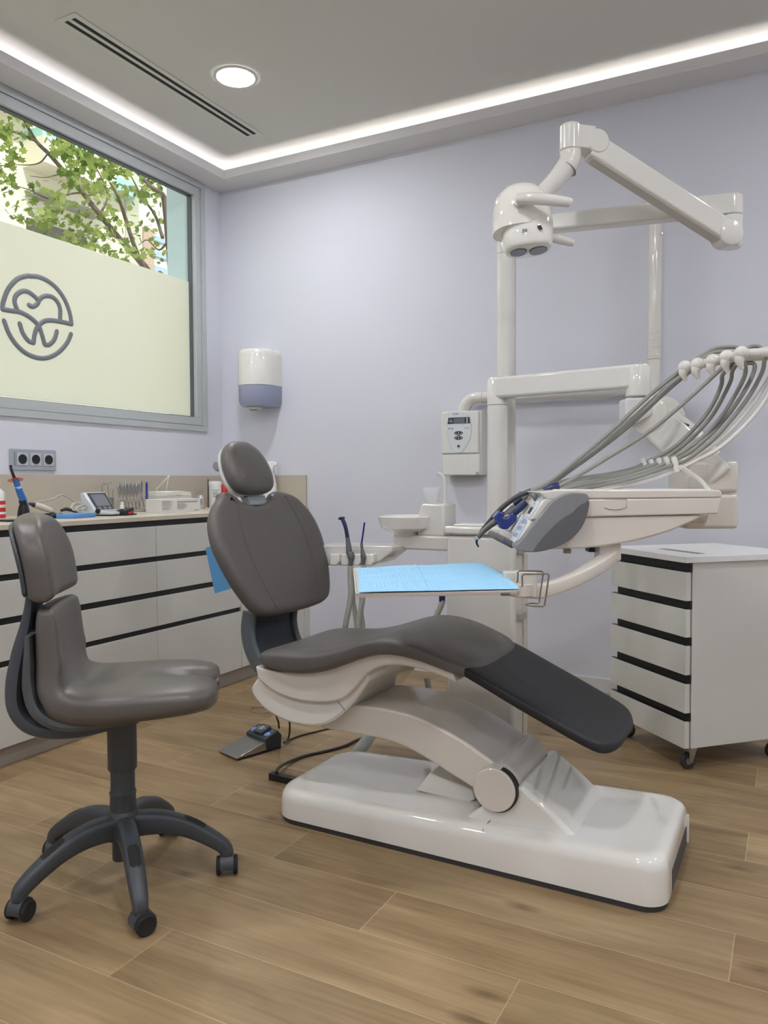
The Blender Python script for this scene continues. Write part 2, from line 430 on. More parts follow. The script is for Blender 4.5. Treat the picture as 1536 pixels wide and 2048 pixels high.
bm = NB(); box(bm, XL - .047, XL - .043, WY0 + .08, WY1 - .08, WZ0 + .08, WZ1 - .08); mk('window_pane', bm, pane_mat('window_glass'), win, smooth=False)
bm = NB()
FZ = 2.245
box(bm, XL - .0425, XL - .0415, WY0 + .09, WY1 - .094, WZ0 + .094, FZ); mk('frosted_film', bm, film_mat(), win, smooth=False, label='frosted film covering the lower part of the window')
# jamb of the opening outside the glass
bm = NB(); box(bm, XO - .01, XL - .06, WY1 - .055, WY1 - .045, WZ0, 3.4); box(bm, XO - .01, XL - .06, WY0, WY1 - .055, WZ0 - .01, WZ0 + .01)
struct('trim_4', bm, pm('pale_blue_reveal', (206, 222, 222), .6), 'pale outer reveal of the window', smooth=False)

# round tooth emblem of raised letters on the film
XE = XL - .040
def em(cx, cy):                      # crop pixels (2.743x, from 0,480) to the film plane
    p = onx(cx / 2.743, 480 + cy / 2.743, XE); return V((XE, p.y, p.z))
strokes = [
    [(150, 197), (95, 215), (45, 270), (18, 340), (14, 380), (60, 388), (110, 396), (165, 425), (210, 468), (230, 520), (245, 574), (270, 574), (298, 545), (312, 500)],
    [(150, 197), (220, 205), (290, 245), (345, 310), (380, 390), (393, 462), (340, 450), (280, 441), (238, 448), (205, 480), (190, 520), (184, 565), (155, 552), (125, 510), (108, 458)],
    [(96, 388), (80, 340), (88, 305), (120, 282), (155, 285), (190, 310), (208, 330)],
    [(330, 432), (330, 380), (315, 340), (285, 312), (245, 308), (218, 325), (205, 350), (180, 366), (158, 356)],
    [(22, 442), (50, 515), (95, 580), (150, 625), (215, 648), (275, 642), (330, 608), (370, 560), (390, 515)],
]
EMB = pm('grey_emblem', (112, 118, 124), .5, var=.03)
bm = NB()
for s in strokes:
    pts = [em(*q) for q in s]
    # straight corners are kept by splitting where the stroke turns sharply
    seg = [[pts[0]]]
    for i in range(1, len(pts)):
        seg[-1].append(pts[i])
        if 0 < i < len(pts) - 1:
            a = (pts[i] - pts[i - 1]).normalized(); b = (pts[i + 1] - pts[i]).normalized()
            if a.dot(b) < 0.55: seg.append([pts[i]])
    for g in seg:
        if len(g) < 2: continue
        path = cat(g, 8)
        tube(bm, path, .0118, 10, up=(1, 0, 0), flat=(.45, 1))
        for e_ in (path[0], path[-1]):
            lathe(bm, [(.004, -.0047), (.0105, -.001), (.0105, .001), (.004, .0047)], e_, (1, 0, 0), 16)
o = mk('tooth_emblem', bm, EMB, loc=em(200, 420)); tag(o, 'grey round emblem of a heart-shaped tooth raised on the frosted window', 'emblem')

# ceiling air grille
def slot_grille():
    g = thing('ceiling_air_grille', 'long white ceiling air grille with two black slots', 'vent', (-2.655, 2.9, ZC))
    y0, y1, x0, x1 = 2.275, 3.535, -2.715, -2.600
    b = NB()
    W = (x1 - x0)
    for a0, a1 in ((0, .22), (.42, .58), (.78, 1)):
        box(b, x0 + W * a0, x0 + W * a1, y0 + .0252, y1 - .0252, ZC - .0035, ZC - .0005)
    box(b, x0, x1, y0, y0 + .025, ZC - .0035, ZC - .0005); box(b, x0, x1, y1 - .025, y1, ZC - .0035, ZC - .0005)
    mk('grille_frame', b, pm('grille_white', (205, 204, 196), .5), g, smooth=False)
    for a0, a1 in ((.22, .42), (.58, .78)):
        b = NB(); box(b, x0 + W * a0, x0 + W * a1, y0 + .025, y1 - .025, ZC - .0012, ZC - .0004); mk('slot', b, pm('slot_black', (10, 10, 12), .7), g, smooth=False, label='black slot')
slot_grille()

# recessed downlights
DL = emit_mat('downlight_glow', (249, 250, 255), 205.0)
def downlight(x, y, label, grp=None):
    t = thing('ceiling_downlight', label, 'ceiling light', (x, y, ZC))
    b = NB(); lathe(b, [(.088, -.002), (.088, -.006), (.097, -.007), (.104, -.004), (.105, -.0005)], (x, y, ZC), seg=48, cap=False)
    mk('bezel', b, pm('bezel_white', (205, 204, 198), .4), t)
    b = NB(); lathe(b, [(.0001, -.0045), (.0875, -.0045), (.0875, -.002), (.0001, -.002)], (x, y, ZC), seg=48, cap=False)
    mk('diffuser', b, DL, t, smooth=False, label='glowing white diffuser')
    return t
d0 = downlight(-2.348, 2.982, 'round recessed ceiling light shining beside the air grille')
for q, (x, y) in enumerate([(1.1, 2.985), (-2.348, 1.05), (-0.62, 1.05), (1.1, 1.05), (-2.348, -.75), (-0.62, -.75), (1.1, -.75)]):  # unseen copies of the visible downlight, added to light the room
    dup(d0, (x, y, ZC), 'round recessed ceiling light added out of view to light the room', 'added ceiling lights out of view')

# paper towel dispenser on the back wall
def dispenser():
    c = ony(514, 760, YB); x0, x1 = ony(472, 750, 3.73).x, ony(557, 750, YB).x
    xc = (x0 + x1) / 2 + .01
    z1, zm, z0 = ony(510, 697, 3.74).z, ony(510, 768, 3.70).z, ony(510, 812, 3.72).z
    t = thing('towel_dispenser', 'white centrefeed paper towel dispenser with grey see-through lower half on the wall', 'dispenser', (xc, YB, z0))
    yc = YB - .10; R = .112
    def ringp(z, k, back=True):
        out = []
        for i in range(28):
            a = PI + PI * i / 27
            out.append(V((xc + R * k * math.cos(a), yc + (R * k) * math.sin(a), z)))
        out.append(V((xc + R * k, YB - .001, z))); out.insert(0, V((xc - R * k, YB - .001, z)))
        return out
    b = NB(); loft(b, [ringp(zm, 1), ringp(z1 - .035, 1), ringp(z1 - .012, .965), ringp(z1 - .003, .88), ringp(z1, .7)]); mk('cover', b, pm('dispenser_white', (222, 221, 214), .25, coat=.4), t)
    b = NB(); loft(b, [ringp(z0, .72), ringp(z0 + .006, .86), ringp(z0 + .03, .97), ringp(zm - .001, .985)])
    mk('window_shell', b, pm('smoky_lilac_plastic', (158, 164, 190), .15, coat=.6, trans=.15), t, label='smoky lilac lower shell')
    b = NB(); lathe(b, [(.0, 0), (.032, 0), (.045, .012), (.045, .016)], (xc + .005, yc - .03, z0 - .018), cap=False, seg=24); mk('nozzle', b, pm('nozzle_grey', (190, 188, 182), .4), t)
    b = NB()
    for dx in (-.016, .004, .02): lathe(b, [(.0, 0), (.007, 0), (.008, .01)], (xc + .005 + dx, yc - .045, z0 - .021), seg=10)
    mk('nozzle_teeth', b, BLACK, t)
dispenser()

# triple socket plate
def sockets():
    t = thing('socket_plate', 'grey triple wall socket plate under the window', 'socket', (XL, 2.505, 1.157))
    b = NB(); box(b, XL, XL + .01, 2.378, 2.627, 1.106, 1.205); mk('plate', b, pm('socket_grey', (158, 164, 172), .4), t, bevel=.003)
    b = NB(); box(b, XL + .0095, XL + .012, 2.396, 2.400, 1.126, 1.19); mk('switch_line', b, pm('socket_line', (120, 126, 134), .4), t, smooth=False)
    for y in (2.438, 2.510, 2.582):
        b = NB(); box(b, XL + .0098, XL + .013, y - .029, y + .029, 1.128, 1.187); i = mk('socket_insert', b, pm('socket_insert_grey', (184, 189, 196), .4), t, bevel=.0015)
        b = NB(); lathe(b, [(.0, .0135), (.0185, .0135), (.0225, .0145), (.0225, .0125)], (XL, y, 1.1575), (1, 0, 0), 28, cap=False); mk('socket_well', b, BLACK, i)
sockets()
# ================================================================== fitted cabinets along the window wall
XD = -2.56
ZB = 0.075
bm = NB(); box(bm, -2.605, -2.588, .8, YB - .001, 0, ZB - .003)
tag(mk('cabinet_plinth', bm, KICK, loc=(-2.597, 2.4, 0), smooth=False), 'brushed grey plinth running under the white drawer units', 'plinth')
FR = [(0.7127, 0.8489), (0.5532, 0.6883), (0.3948, 0.5268), (ZB, 0.3714)]
LINE = pm('panel_gap_grey', (96, 92, 88), .6)
def drawer_unit(y0, label, grp):
    y1 = y0 + .606
    t = thing('drawer_unit', label, 'cabinet', (-2.8, y0 + .303, ZB), grp)
    b = NB(); box(b, XL + .02, XD - .024, y0 + .001, y1 - .001, ZB, 0.8732); mk('carcass', b, LAMI, t, smooth=False)
    for z0, z1 in FR:
        b = NB(); box(b, XD - .02, XD, y0 + .0016, y1 - .0016, z0, z1); mk('drawer_front', b, LAMI, t, bevel=.0012, bseg=2)
    for z0, z1 in ((0.8489, 0.8732), (0.6883, 0.7127), (0.5268, 0.5532), (0.3714, 0.3948)):
        b = NB(); box(b, XD - .0235, XD - .012, y0 + .0005, y1 - .0005, z0, z1); mk('grip_channel', b, BLACKGAP, t, smooth=False, label='black recessed grip channel')
    return t
u = drawer_unit(2.036, 'white four-drawer cabinet under the worktop, between stool and treatment chair', 'white drawer units')
dup(u, (-2.8, 2.945, ZB), 'white four-drawer cabinet under the worktop, behind the treatment chair back', 'white drawer units')
dup(u, (-2.8, 1.733, ZB), 'white four-drawer cabinet at the left edge, behind the stool back', 'white drawer units')
t = thing('corner_cabinet', 'plain white corner cabinet door at the end of the worktop by the lavender wall', 'cabinet', (-2.8, 3.5, ZB))
b = NB(); box(b, XL + .02, XD - .024, 3.249, YB - .002, ZB, 0.8732); mk('carcass', b, LAMI, t, smooth=False)
b = NB(); box(b, XD - .02, XD, 3.2496, 3.835, ZB, 0.8489); mk('door_panel', b, LAMI, t, bevel=.0012, bseg=2)
b = NB(); box(b, XD - .02, XD + .001, 3.839, YB - .001, 0.0, 0.8732); mk('filler_strip', b, LAMI, t, bevel=.0012, bseg=2)
b = NB(); box(b, XD - .0235, XD - .012, 3.249, 3.838, .852, 0.8732); mk('grip_channel', b, BLACKGAP, t, smooth=False)
bm = NB(); box(bm, XL + .001, XD + .001, .8, YB - .001, .8753, .8955)
tag(mk('worktop', bm, STONE, loc=(-2.85, 2.4, .8753), bevel=.002), 'long beige stone worktop on the white drawer units', 'worktop')
t = thing('backsplash', 'beige stone upstand along the wall behind the worktop', 'backsplash', (XL, 2.4, .8955))
bm = NB(); box(bm, XL + .001, XL + .013, .8, YB - .001, .8955, 1.086); mk('long_panel', bm, STONE2, t, smooth=False)
bm = NB(); box(bm, XL + .013, -2.571, YB - .013, YB - .001, .8955, 1.086); mk('end_panel', bm, STONE2, t, bevel=.001)

# ================================================================== things on the worktop
WZ = .8955
def W(px, X, dz=0.0):
    p = onx(px, 1020, X); p.z = WZ + dz; return p
def pxs(px, X, py):                       # free point in the plane x = X
    return onx(px, py, X)
def bottle_set():
    p = W(-7, -2.95)
    t = thing('disinfectant_bottle', 'white plastic bottle with red label at the left edge of the worktop', 'bottle', p)
    b = NB(); lathe(b, [(.031, 0), (.034, .004), (.034, .10), (.030, .117), (.017, .129), (.014, .131), (.014, .146)], p); mk('bottle_body', b, pm('bottle_white', (226, 226, 222), .3), t)
    b = NB(); lathe(b, [(.016, .1462), (.016, .168), (.013, .171)], p); mk('cap', b, pm('bottle_cap_white', (232, 232, 230), .35), t)
    RED = pm('label_red', (196, 44, 40), .4)
    b = NB(); lathe(b, [(.0344, .006), (.0344, .05)], p, cap=False); l = mk('label_band', b, RED, t)
    b = NB(); lathe(b, [(.0344, .062), (.0344, .078)], p, cap=False); mk('label_band', b, RED, t)
    b = NB(); lathe(b, [(.0347, .022), (.0347, .032)], p, cap=False); mk('label_text_strip', b, pm('label_white', (230, 228, 226), .4), l)
bottle_set()
def curing_light():
    X = -2.93
    base = W(48, X)
    t = thing('curing_light', 'blue dental curing light with orange shield standing in its black charger', 'curing light', base)
    f = lambda px, py: pxs(px, X, py)
    b = NB(); sweep(b, [base, base + V((0, -.002, .03)), f(47, 1010)], [.026, .022, .0165], [.026, .021, .016], (1, 0, 0), .7, 20, cap=True); mk('charger', b, BLACK, t)
    b = NB(); tube(b, [f(52, 1022), f(46, 1000), f(41, 988), f(33, 966), f(29, 957)], [.0155, .0155, .015, .0125, .008], 16, smooth=5); mk('body', b, pm('bright_blue_plastic', (38, 104, 176), .3, coat=.3), t)
    b = NB(); tube(b, [f(37.2, 976.6), f(35.6, 972.2)], .0142, 16); mk('light_ring', b, pm('ring_pale', (170, 200, 224), .3), t)
    b = NB(); tube(b, [f(50, 1016), f(44.5, 1000)], [.0162, .0160], 16); mk('grip_panel', b, BLACK, t)
    b = NB(); tube(b, [f(29, 957), f(25, 946), f(22.2, 938), f(21.3, 930)], [.007, .0062, .0056, .0052], 14, smooth=5); mk('light_tip', b, pm('dark_fibre_tip', (40, 34, 36), .25), t)
    c = f(31.5, 960.5); n = (f(29, 957) - f(33, 966)).normalized()
    b = NB(); u_, w_, _ = frame_of(n)
    ring = [c + V((0, 1, 0)) * (.034 * math.cos(a)) + V((.75, .05, .35)) * (.027 * math.sin(a)) for a in [2 * PI * k / 40 for k in range(40)]]
    prism(b, ring, n * .0022); mk('orange_shield', b, pm('orange_acrylic', (206, 74, 42), .15, coat=.5, alpha=.9), t)
curing_light()
def handpiece_dock():
    X = -2.80
    t = thing('cordless_handpiece', 'beige cordless handpiece lying across two black rests on the worktop', 'handpiece', W(98, X))
    f = lambda px, py, dx=0: pxs(px, X + dx, py)
    b = NB(); tube(b, [f(69, 1010, -.04), f(85, 1014.5, -.03), f(104, 1022, -.01)], [.0125, .014, .0105], 16, smooth=5); mk('handle', b, pm('ivory_plastic', (196, 186, 170), .35), t)
    b = NB(); tube(b, [f(59, 1007, -.045), f(69, 1010, -.04)], [.006, .0115], 14); mk('end_cap', b, BLACK, t)
    b = NB(); tube(b, [f(103, 1021.5, -.01), f(114, 1028, 0), f(124, 1035, .01)], [.0085, .0062, .0042], 14, smooth=4); mk('steel_head', b, STEEL, t)
    for px, w in ((76, .022), (107, .03)):
        p = W(px, X - .02)
        b = NB(); loft(b, [[p + V((dx * s, dy * s * 1.2, z)) for dx, dy in ((-w, -w), (w, -w), (w, w), (-w, w))] for s, z in ((1, 0), (1, .012), (.75, .022))]); mk('rest', b, BLACK, t, bevel=.003)
handpiece_dock()
p = W(24, -2.74)
bm = NB(); obox(bm, p + V((0, 0, .004)), (.03, .0, 0), (0, .04, 0), (0, 0, .004)); tag(mk('black_mat', bm, BLACK, loc=p, bevel=.003), 'small flat black mat near the worktop edge behind the stool', 'mat')
bm = NB(); obox(bm, p + V((-.045, .03, .002)), (.04, .0, 0), (0, .05, 0), (0, 0, .002)); tag(mk('paper_sheet', bm, pm('paper_grey', (176, 178, 178), .6), loc=p + V((-.045, .03, 0)), bevel=.0008), 'thin grey paper sheet lying beside the black mat', 'sheet')
# cord of the endo motor
def fcord(pts): return [pxs(a, X, b_) for a, b_, X in pts]
bm = NB(); tube(bm, fcord([(58, 1008, -2.98), (75, 1004.5, -2.99), (103, 999, -3.0), (117, 992, -3.0), (125, 989.5, -3.0), (133, 993, -3.0), (147, 1001.5, -3.0), (160, 1005, -2.98), (174, 1005.5, -2.93)]), .0042, 10, smooth=6)
tag(mk('device_cord', bm, pm('pale_grey_cord', (180, 178, 170), .4), loc=W(115, -3.0)), 'pale grey cord arching along the upstand to the screen device', 'cord')
bm = NB(); tube(bm, fcord([(173, 1010, -2.9), (160, 1007, -2.9), (147, 1008, -2.9), (143, 1015, -2.89), (148, 1021, -2.88), (160, 1020, -2.87), (172, 1014, -2.87), (165, 1010, -2.87), (152, 1018, -2.86), (160, 1024, -2.85), (173, 1025, -2.85)]), .0042, 10, smooth=7)
o = tag(mk('coiled_cable', bm, pm('white_grey_cord', (190, 189, 184), .4), loc=W(158, -2.87)), 'looped whitish cable lying behind the blue pad', 'cable')
bm = NB(); tube(bm, fcord([(123, 1021, -2.86), (132, 1018.5, -2.87), (142, 1020.5, -2.87)]), [.006, .0085, .007], 12, smooth=4); tube(bm, fcord([(140, 1021, -2.87), (152, 1024, -2.86), (160, 1022, -2.86)]), .004, 8, smooth=4)
tag(mk('cable_plug', bm, BLACK, loc=W(132, -2.87)), 'black plug lead between ivory handpiece and looped cable', 'plug')
# blue pad
p = W(152, -2.76)
bm = NB(); obox(bm, p + V((0, 0, .0095)), (.045, .012, 0), (-.02, .073, 0), (0, 0, .0095))
tag(mk('blue_pad', bm, pm('blue_foam', (92, 146, 200), .8, bump=.2), loc=p, bevel=.003), 'flat blue pad of folded wipes in front of the screen device', 'pad')
def endo():
    X = -2.83
    f = lambda px, py, dx=0: pxs(px, X + dx, py)
    t = thing('endo_motor', 'silver and black dental motor control box with a tilted grey screen', 'control box', W(215, X))
    # side profile swept across: profile in (along-view) plane
    c = W(214, X); ax = V((.86, .12, 0)).normalized(); sd = V((-ax.y, ax.x, 0))      # ax: towards the room, sd: along the counter
    def P(a, s, z): return c + ax * (a * 1.2) + sd * (s * 1.05) + V((0, 0, z * 1.08))
    w = .072
    b = NB(); prism(b, [P(.075, -w, .003), P(.075, -w, .018), P(-.005, -w, .024), P(-.055, -w, .1), P(-.075, -w, .095), P(-.065, -w, .003)], sd * (2 * w)); mk('housing', b, pm('silver_plastic', (196, 200, 204), .3, coat=.3), t, bevel=.006)
    b = NB(); prism(b, [P(.078, -w - .003, .0), P(.078, -w - .003, .006), P(-.07, -w - .003, .006), P(-.07, -w - .003, 0)], sd * (2 * w + .03)); mk('black_base', b, BLACK, t, bevel=.002)
    n = (P(-.005, 0, .024) - P(-.055, 0, .1)); q = n.normalized(); nn = sd.cross(q); nn = nn if nn.z > 0 else -nn
    def Q(k, s, h): return P(-.055, 0, .1) + n * k + sd * (s * 1.05) + nn * h
    b = NB(); prism(b, [Q(.06, -.058, .0002), Q(.06, .058, .0002), Q(.99, .058, .0002), Q(.99, -.058, .0002)], nn * .0015); mk('black_panel', b, pm('panel_dark', (52, 54, 58), .3), t, bevel=.0006)
    b = NB(); prism(b, [Q(.14, -.045, .0018), Q(.14, .045, .0018), Q(.80, .045, .0018), Q(.80, -.045, .0018)], nn * .0008); mk('screen', b, pm('screen_grey', (112, 117, 122), .12), t)
    for s in (-.035, 0, .03):
        b = NB(); prism(b, [Q(.86, s - .01, .0018), Q(.86, s + .01, .0018), Q(.95, s + .01, .0018), Q(.95, s - .01, .0018)], nn * .001); mk('key', b, pm('key_grey', (128, 132, 136), .4), t)
    b = NB(); lathe(b, [(.0, .008), (.011, .008), (.013, 0)], P(.01, -w + .002, .02), -sd, 20); mk('side_knob', b, BLACK, t)
endo()
def stamp_bottle():
    p = W(250, -2.74)
    t = thing('dropper_block', 'small black block with a red stripe and white dropper at the device edge', 'block', p)
    b = NB(); obox(b, p + V((0, 0, .016)), (.024, .004, 0), (-.006, .034, .006), (0, 0, .014)); mk('block', b, BLACK, t, bevel=.003)
    b = NB(); obox(b, p + V((.026, .012, .014)), (.0012, 0, 0), (-.003, .02, .003), (0, 0, .004)); mk('red_stripe', b, pm('stripe_red', (196, 40, 66), .4), t, smooth=False)
    b = NB(); lathe(b, [(.010, .03), (.010, .043), (.006, .047), (.006, .062), (.003, .064)], p + V((-.005, -.012, 0)), seg=16); mk('dropper', b, pm('dropper_white', (226, 226, 224), .3), t)
stamp_bottle()
GLASS = pane_mat('clear_glass', (236, 240, 240))
def glass_jar(px, X, name, label):
    p = W(px, X)
    t = thing(name, label, 'jar', p)
    b = NB(); lathe(b, [(.0, .003), (.024, .003), (.026, .075), (.028, .075), (.0265, .0), (.0, .0)], p, cap=False); mk('glass', b, GLASS, t)
    return p
p = glass_jar(217, -3.06, 'instrument_jar', 'clear glass jar behind the screen device holding hooked instruments')
for k, (dx, dy, tx, ty, tz, hook) in enumerate([(-.008, -.012, -.01, -.03, .135, 1), (.004, .004, .0, .0, .14, 1), (.006, .012, .005, .03, .118, 0)]):
    a = p + V((dx, dy, .006)); e_ = p + V((tx, ty, tz))
    pts = [a, a + (e_ - a) * .6, e_] + ([e_ + V((.0, .012, .012)), e_ + V((0, .026, .006))] if hook else [])
    bm = NB(); tube(bm, pts, .0024, 8, smooth=4)
    tag(mk('hooked_probe', bm, STEEL, loc=a), ['steel probe leaning left in the glass jar', 'upright hooked steel probe in the middle of the glass jar', 'short straight steel probe at the right of the glass jar'][k], 'probe', 'probes in the glass jar')
# wire rack with pliers
RX = -3.0
def rack():
    a, c = W(243, RX), W(303, RX)
    t = thing('plier_rack', 'low wire rack holding a row of steel pliers', 'rack', (a + c) / 2)
    b = NB()
    for dx in (-.02, .02):
        for z in (.004, .058):
            tube(b, [a + V((dx, 0, z)), c + V((dx, 0, z))], .0018, 8)
    for q in (a, c):
        for dx in (-.02, .02): tube(b, [q + V((dx, 0, 0)), q + V((dx, 0, .06))], .0018, 8)
        tube(b, [q + V((-.02, 0, .058)), q + V((.02, 0, .058))], .0018, 8)
    mk('wire_frame', b, CHROME, t)
    b = NB(); obox(b, (a + c) / 2 + V((0, 0, .002)), (.026, 0, 0), (c - a) * .5, (0, 0, .0015)); mk('base_plate', b, pm('rack_base', (150, 146, 140), .4), t, smooth=False)
rack()
def plier(px, tilt, label, blue=False):
    p = W(px, RX, .0042)
    t = thing('pliers' if not blue else 'dental_scaler', label, 'pliers' if not blue else 'instrument', p, 'pliers in the rack')
    d = V((0, tilt, 0))
    if blue:
        b = NB(); tube(b, [p + V((0, .0, .0)), p + d * .4 + V((0, 0, .06)), p + d + V((0, 0, .14))], [.003, .005, .0065], 12, smooth=4); mk('handle', b, pm('royal_blue_plastic', (42, 60, 140), .35), t)
        b = NB(); lathe(b, [(.0045, 0), (.0062, .004), (.004, .009)], p + d + V((0, 0, .14)), d + V((0, 0, .14)), 12); mk('end_ball', b, pm('royal_blue_end', (58, 78, 160), .35), t)
        return t
    for s in (-1, 1):
        b = NB(); tube(b, [p + V((0, .003 * s, .145)) + d * .9, p + V((0, .0065 * s, .125)) + d * .85, p + V((0, .0065 * s, .10)) + d * .7, p + V((0, .003 * s, .078)) + d * .5], [.0035, .0048, .0046, .0036], 10, smooth=4); mk('grip', b, STEEL, t)
        b = NB(); tube(b, [p + V((0, .003 * s, .078)) + d * .5, p + V((0, -.008 * s - .002, .045)) + d * .3, p + V((0, -.014 * s, .008))], [.0036, .0028, .0022], 8, smooth=4); mk('jaw', b, CHROME, t)
    b = NB(); lathe(b, [(.005, -.005), (.006, 0), (.005, .005)], p + V((0, 0, .078)) + d * .5, (1, 0, 0), 14); mk('joint', b, CHROME, t)
    return t
words_ = ['leftmost of the steel pliers in the wire rack', 'second steel pliers from the left in the wire rack', 'third steel pliers from the left in the wire rack', 'steel pliers in the middle of the wire rack', 'third steel pliers from the right in the wire rack', 'second steel pliers from the right in the wire rack', 'tallest steel pliers at the right of the wire rack']
pl = plier(241, -.004, words_[0])
for k, px in enumerate((249, 255, 262, 269, 276, 284)):
    dup(pl, W(px, RX, .0042 + (.012 if k == 5 else 0)), words_[k + 1], 'pliers in the rack')
plier(293.5, .002, 'blue-handled instrument standing at the right end of the wire rack', True)
# napkins in an acrylic holder, carton
def napkins():
    X = -2.97
    a, c = W(303, X), W(374, X)
    dr = (c - a).normalized(); dp = V((-dr.y, dr.x, 0)); L = (c - a).length
    o0 = a
    t = thing('napkin_holder', 'clear acrylic holder behind the white carton filled with white napkins', 'holder', (a + c) / 2)
    A = lambda u_, v_, z: o0 + dr * (u_ * L) + dp * v_ + V((0, 0, z))
    b = NB()
    for z in (.006, .028): tube(b, [A(0, -.045, z), A(1, -.045, z), A(1, .05, z), A(0, .05, z), A(0, -.045, z)], .0022, 8)
    for u_ in (0, .25, .5, .75, 1): tube(b, [A(u_, -.045, 0), A(u_, -.045, .055)], .0018, 8)
    mk('wire_base', b, CHROME, t)
    b = NB(); prism(b, [A(0, -.042, .032), A(1, -.042, .032), A(1, .045, .032), A(0, .045, .032)], (0, 0, .05)); mk('acrylic_box', b, pm('clear_acrylic', (214, 212, 205), .15, alpha=.35), t, bevel=.003)
    NAPK = pm('napkin_white', (224, 221, 210), .85)
    for k in range(3):
        b = NB(); off = .006 * k
        loft(b, [[A(u_, v_, z) + V((0, 0, .004 * math.sin(u_ * 9 + k))) for u_, v_ in ((.02, -.038), (.3, -.04), (.6, -.038), (.96, -.04), (.97, .04), (.6, .041), (.3, .042), (.02, .04))] for z in (.034 + k * .0225, .0562 + k * .0225)]); mk('napkin_stack', b, NAPK, t, bevel=.0015)
napkins()
def swab():
    X = -3.05
    t = thing('swab_stand', 'two thin white sticks meeting at a white ball above the napkins', 'swab', W(325, X))
    f = lambda px, py: pxs(px, X, py)
    b = NB(); tube(b, [W(322, X), f(313, 978), f(335, 955)], .0022, 8)
    tube(b, [W(336, X), f(333, 976), f(337, 955)], .0022, 8); mk('stick', b, pm('stick_white', (216, 214, 206), .4), t)
    b = NB(); lathe(b, [(.0075 * math.sin(PI * k / 10), -.0075 * math.cos(PI * k / 10)) for k in range(11)], f(337, 953), seg=16, cap=False); mk('ball', b, pm('ball_white', (226, 224, 218), .5), t)
swab()
def carton():
    X = -2.76
    a, c = W(321.5, X), W(401, X)
    L = (c - a); dr = L.normalized(); dp = V((-dr.y, dr.x, 0)); H = .068
    A = lambda u_, v_, z: a + L * u_ + dp * v_ + V((0, 0, z))
    t = thing('glove_carton', 'white printed cardboard carton on the worktop beside the chair back', 'carton', (a + c) / 2)
    b = NB(); prism(b, [A(0, 0, 0), A(1, 0, 0), A(1, .10, 0), A(0, .10, 0)], (0, 0, H)); mk('box', b, pm('carton_white', (216, 215, 210), .6), t, bevel=.001)
    INK = pm('carton_ink', (132, 132, 130), .7)
    def bar(u0, u1, z, h):
        b = NB(); prism(b, [A(u0, -.0006, z), A(u1, -.0006, z), A(u1, -.0006, z + h), A(u0, -.0006, z + h)], -dp * .0003); return b
    b = NB()
    for u0, u1, z, h in [(.40, .92, .050, .0045), (.40, .60, .041, .002), (.40, .66, .035, .002), (.40, .62, .029, .002), (.40, .64, .023, .002), (.40, .58, .017, .002), (.04, .24, .056, .002), (.04, .30, .050, .002), (.04, .22, .044, .002), (.04, .28, .038, .002), (.04, .26, .030, .002), (.04, .20, .022, .002), (.04, .24, .016, .002), (.82, .96, .006, .003)]:
        prism(b, [A(u0, -.0006, z), A(u1, -.0006, z), A(u1, -.0006, z + h), A(u0, -.0006, z + h)], -dp * .0003)
    mk('print_lines', b, INK, t, smooth=False)
carton()
p = W(402, -2.98)
t = thing('chrome_shaker', 'small domed chrome shaker between carton and chair back', 'shaker', p)
bm = NB(); lathe(bm, [(.022, 0), (.024, .003), (.021, .03), (.021, .052)], p); mk('cup', bm, CHROME, t)
bm = NB(); lathe(bm, [(.0225, .052), (.0225, .06), (.019, .072), (.010, .081), (.0, .083)], p, cap=False); mk('dome', bm, CHROME, t)
p = W(417, -3.14)
bm = NB(); obox(bm, p + V((0, 0, .085)), (.003, 0, 0), (0, .006, 0), (0, 0, .085)); tag(mk('steel_spatula', bm, pm('dull_steel', (128, 126, 126), .35, metal=.8), loc=p, bevel=.002), 'flat grey metal spatula standing against the upstand', 'spatula')
p = W(431, -3.05)
t = thing('wipes_tub', 'white tub of wipes with printed label behind the headrest', 'tub', p)
WTB = pm('tub_white', (224, 224, 222), .3)
bm = NB(); lathe(bm, [(.034, 0), (.036, .003), (.036, .13)], p); mk('tub_body', bm, WTB, t)
bm = NB(); lathe(bm, [(.0375, .13), (.0375, .15), (.034, .156), (.0, .157)], p, cap=False); mk('lid', bm, WTB, t)
vd = V((-p.x, -p.y, 0)).normalized(); vs_ = V((vd.y, -vd.x, 0)) * -1
bm = NB()
for z, w in ((.102, .045), (.092, .03), (.085, .03), (.078, .03), (.071, .028), (.064, .03)):
    ring = [p + vd.normalized() * 0 + V((math.cos(a) * .0364, math.sin(a) * .0364, z)) for a in [math.atan2(vd.y, vd.x) + q * w / .0364 / 8 for q in range(-4, 5)]]
    loft(bm, [ring, [v + V((0, 0, .0025)) for v in ring]], closed=False, cap0=False, cap1=False)
mk('label_print', bm, pm('print_navy', (74, 74, 120), .5), t)
p = W(449, -3.12)
bm = NB(); lathe(bm, [(.020, 0), (.020, .13), (.017, .135)], p); tag(mk('red_canister', bm, pm('canister_red', (200, 42, 40), .35), loc=p), 'slim red canister just right of the wipes tub', 'canister')
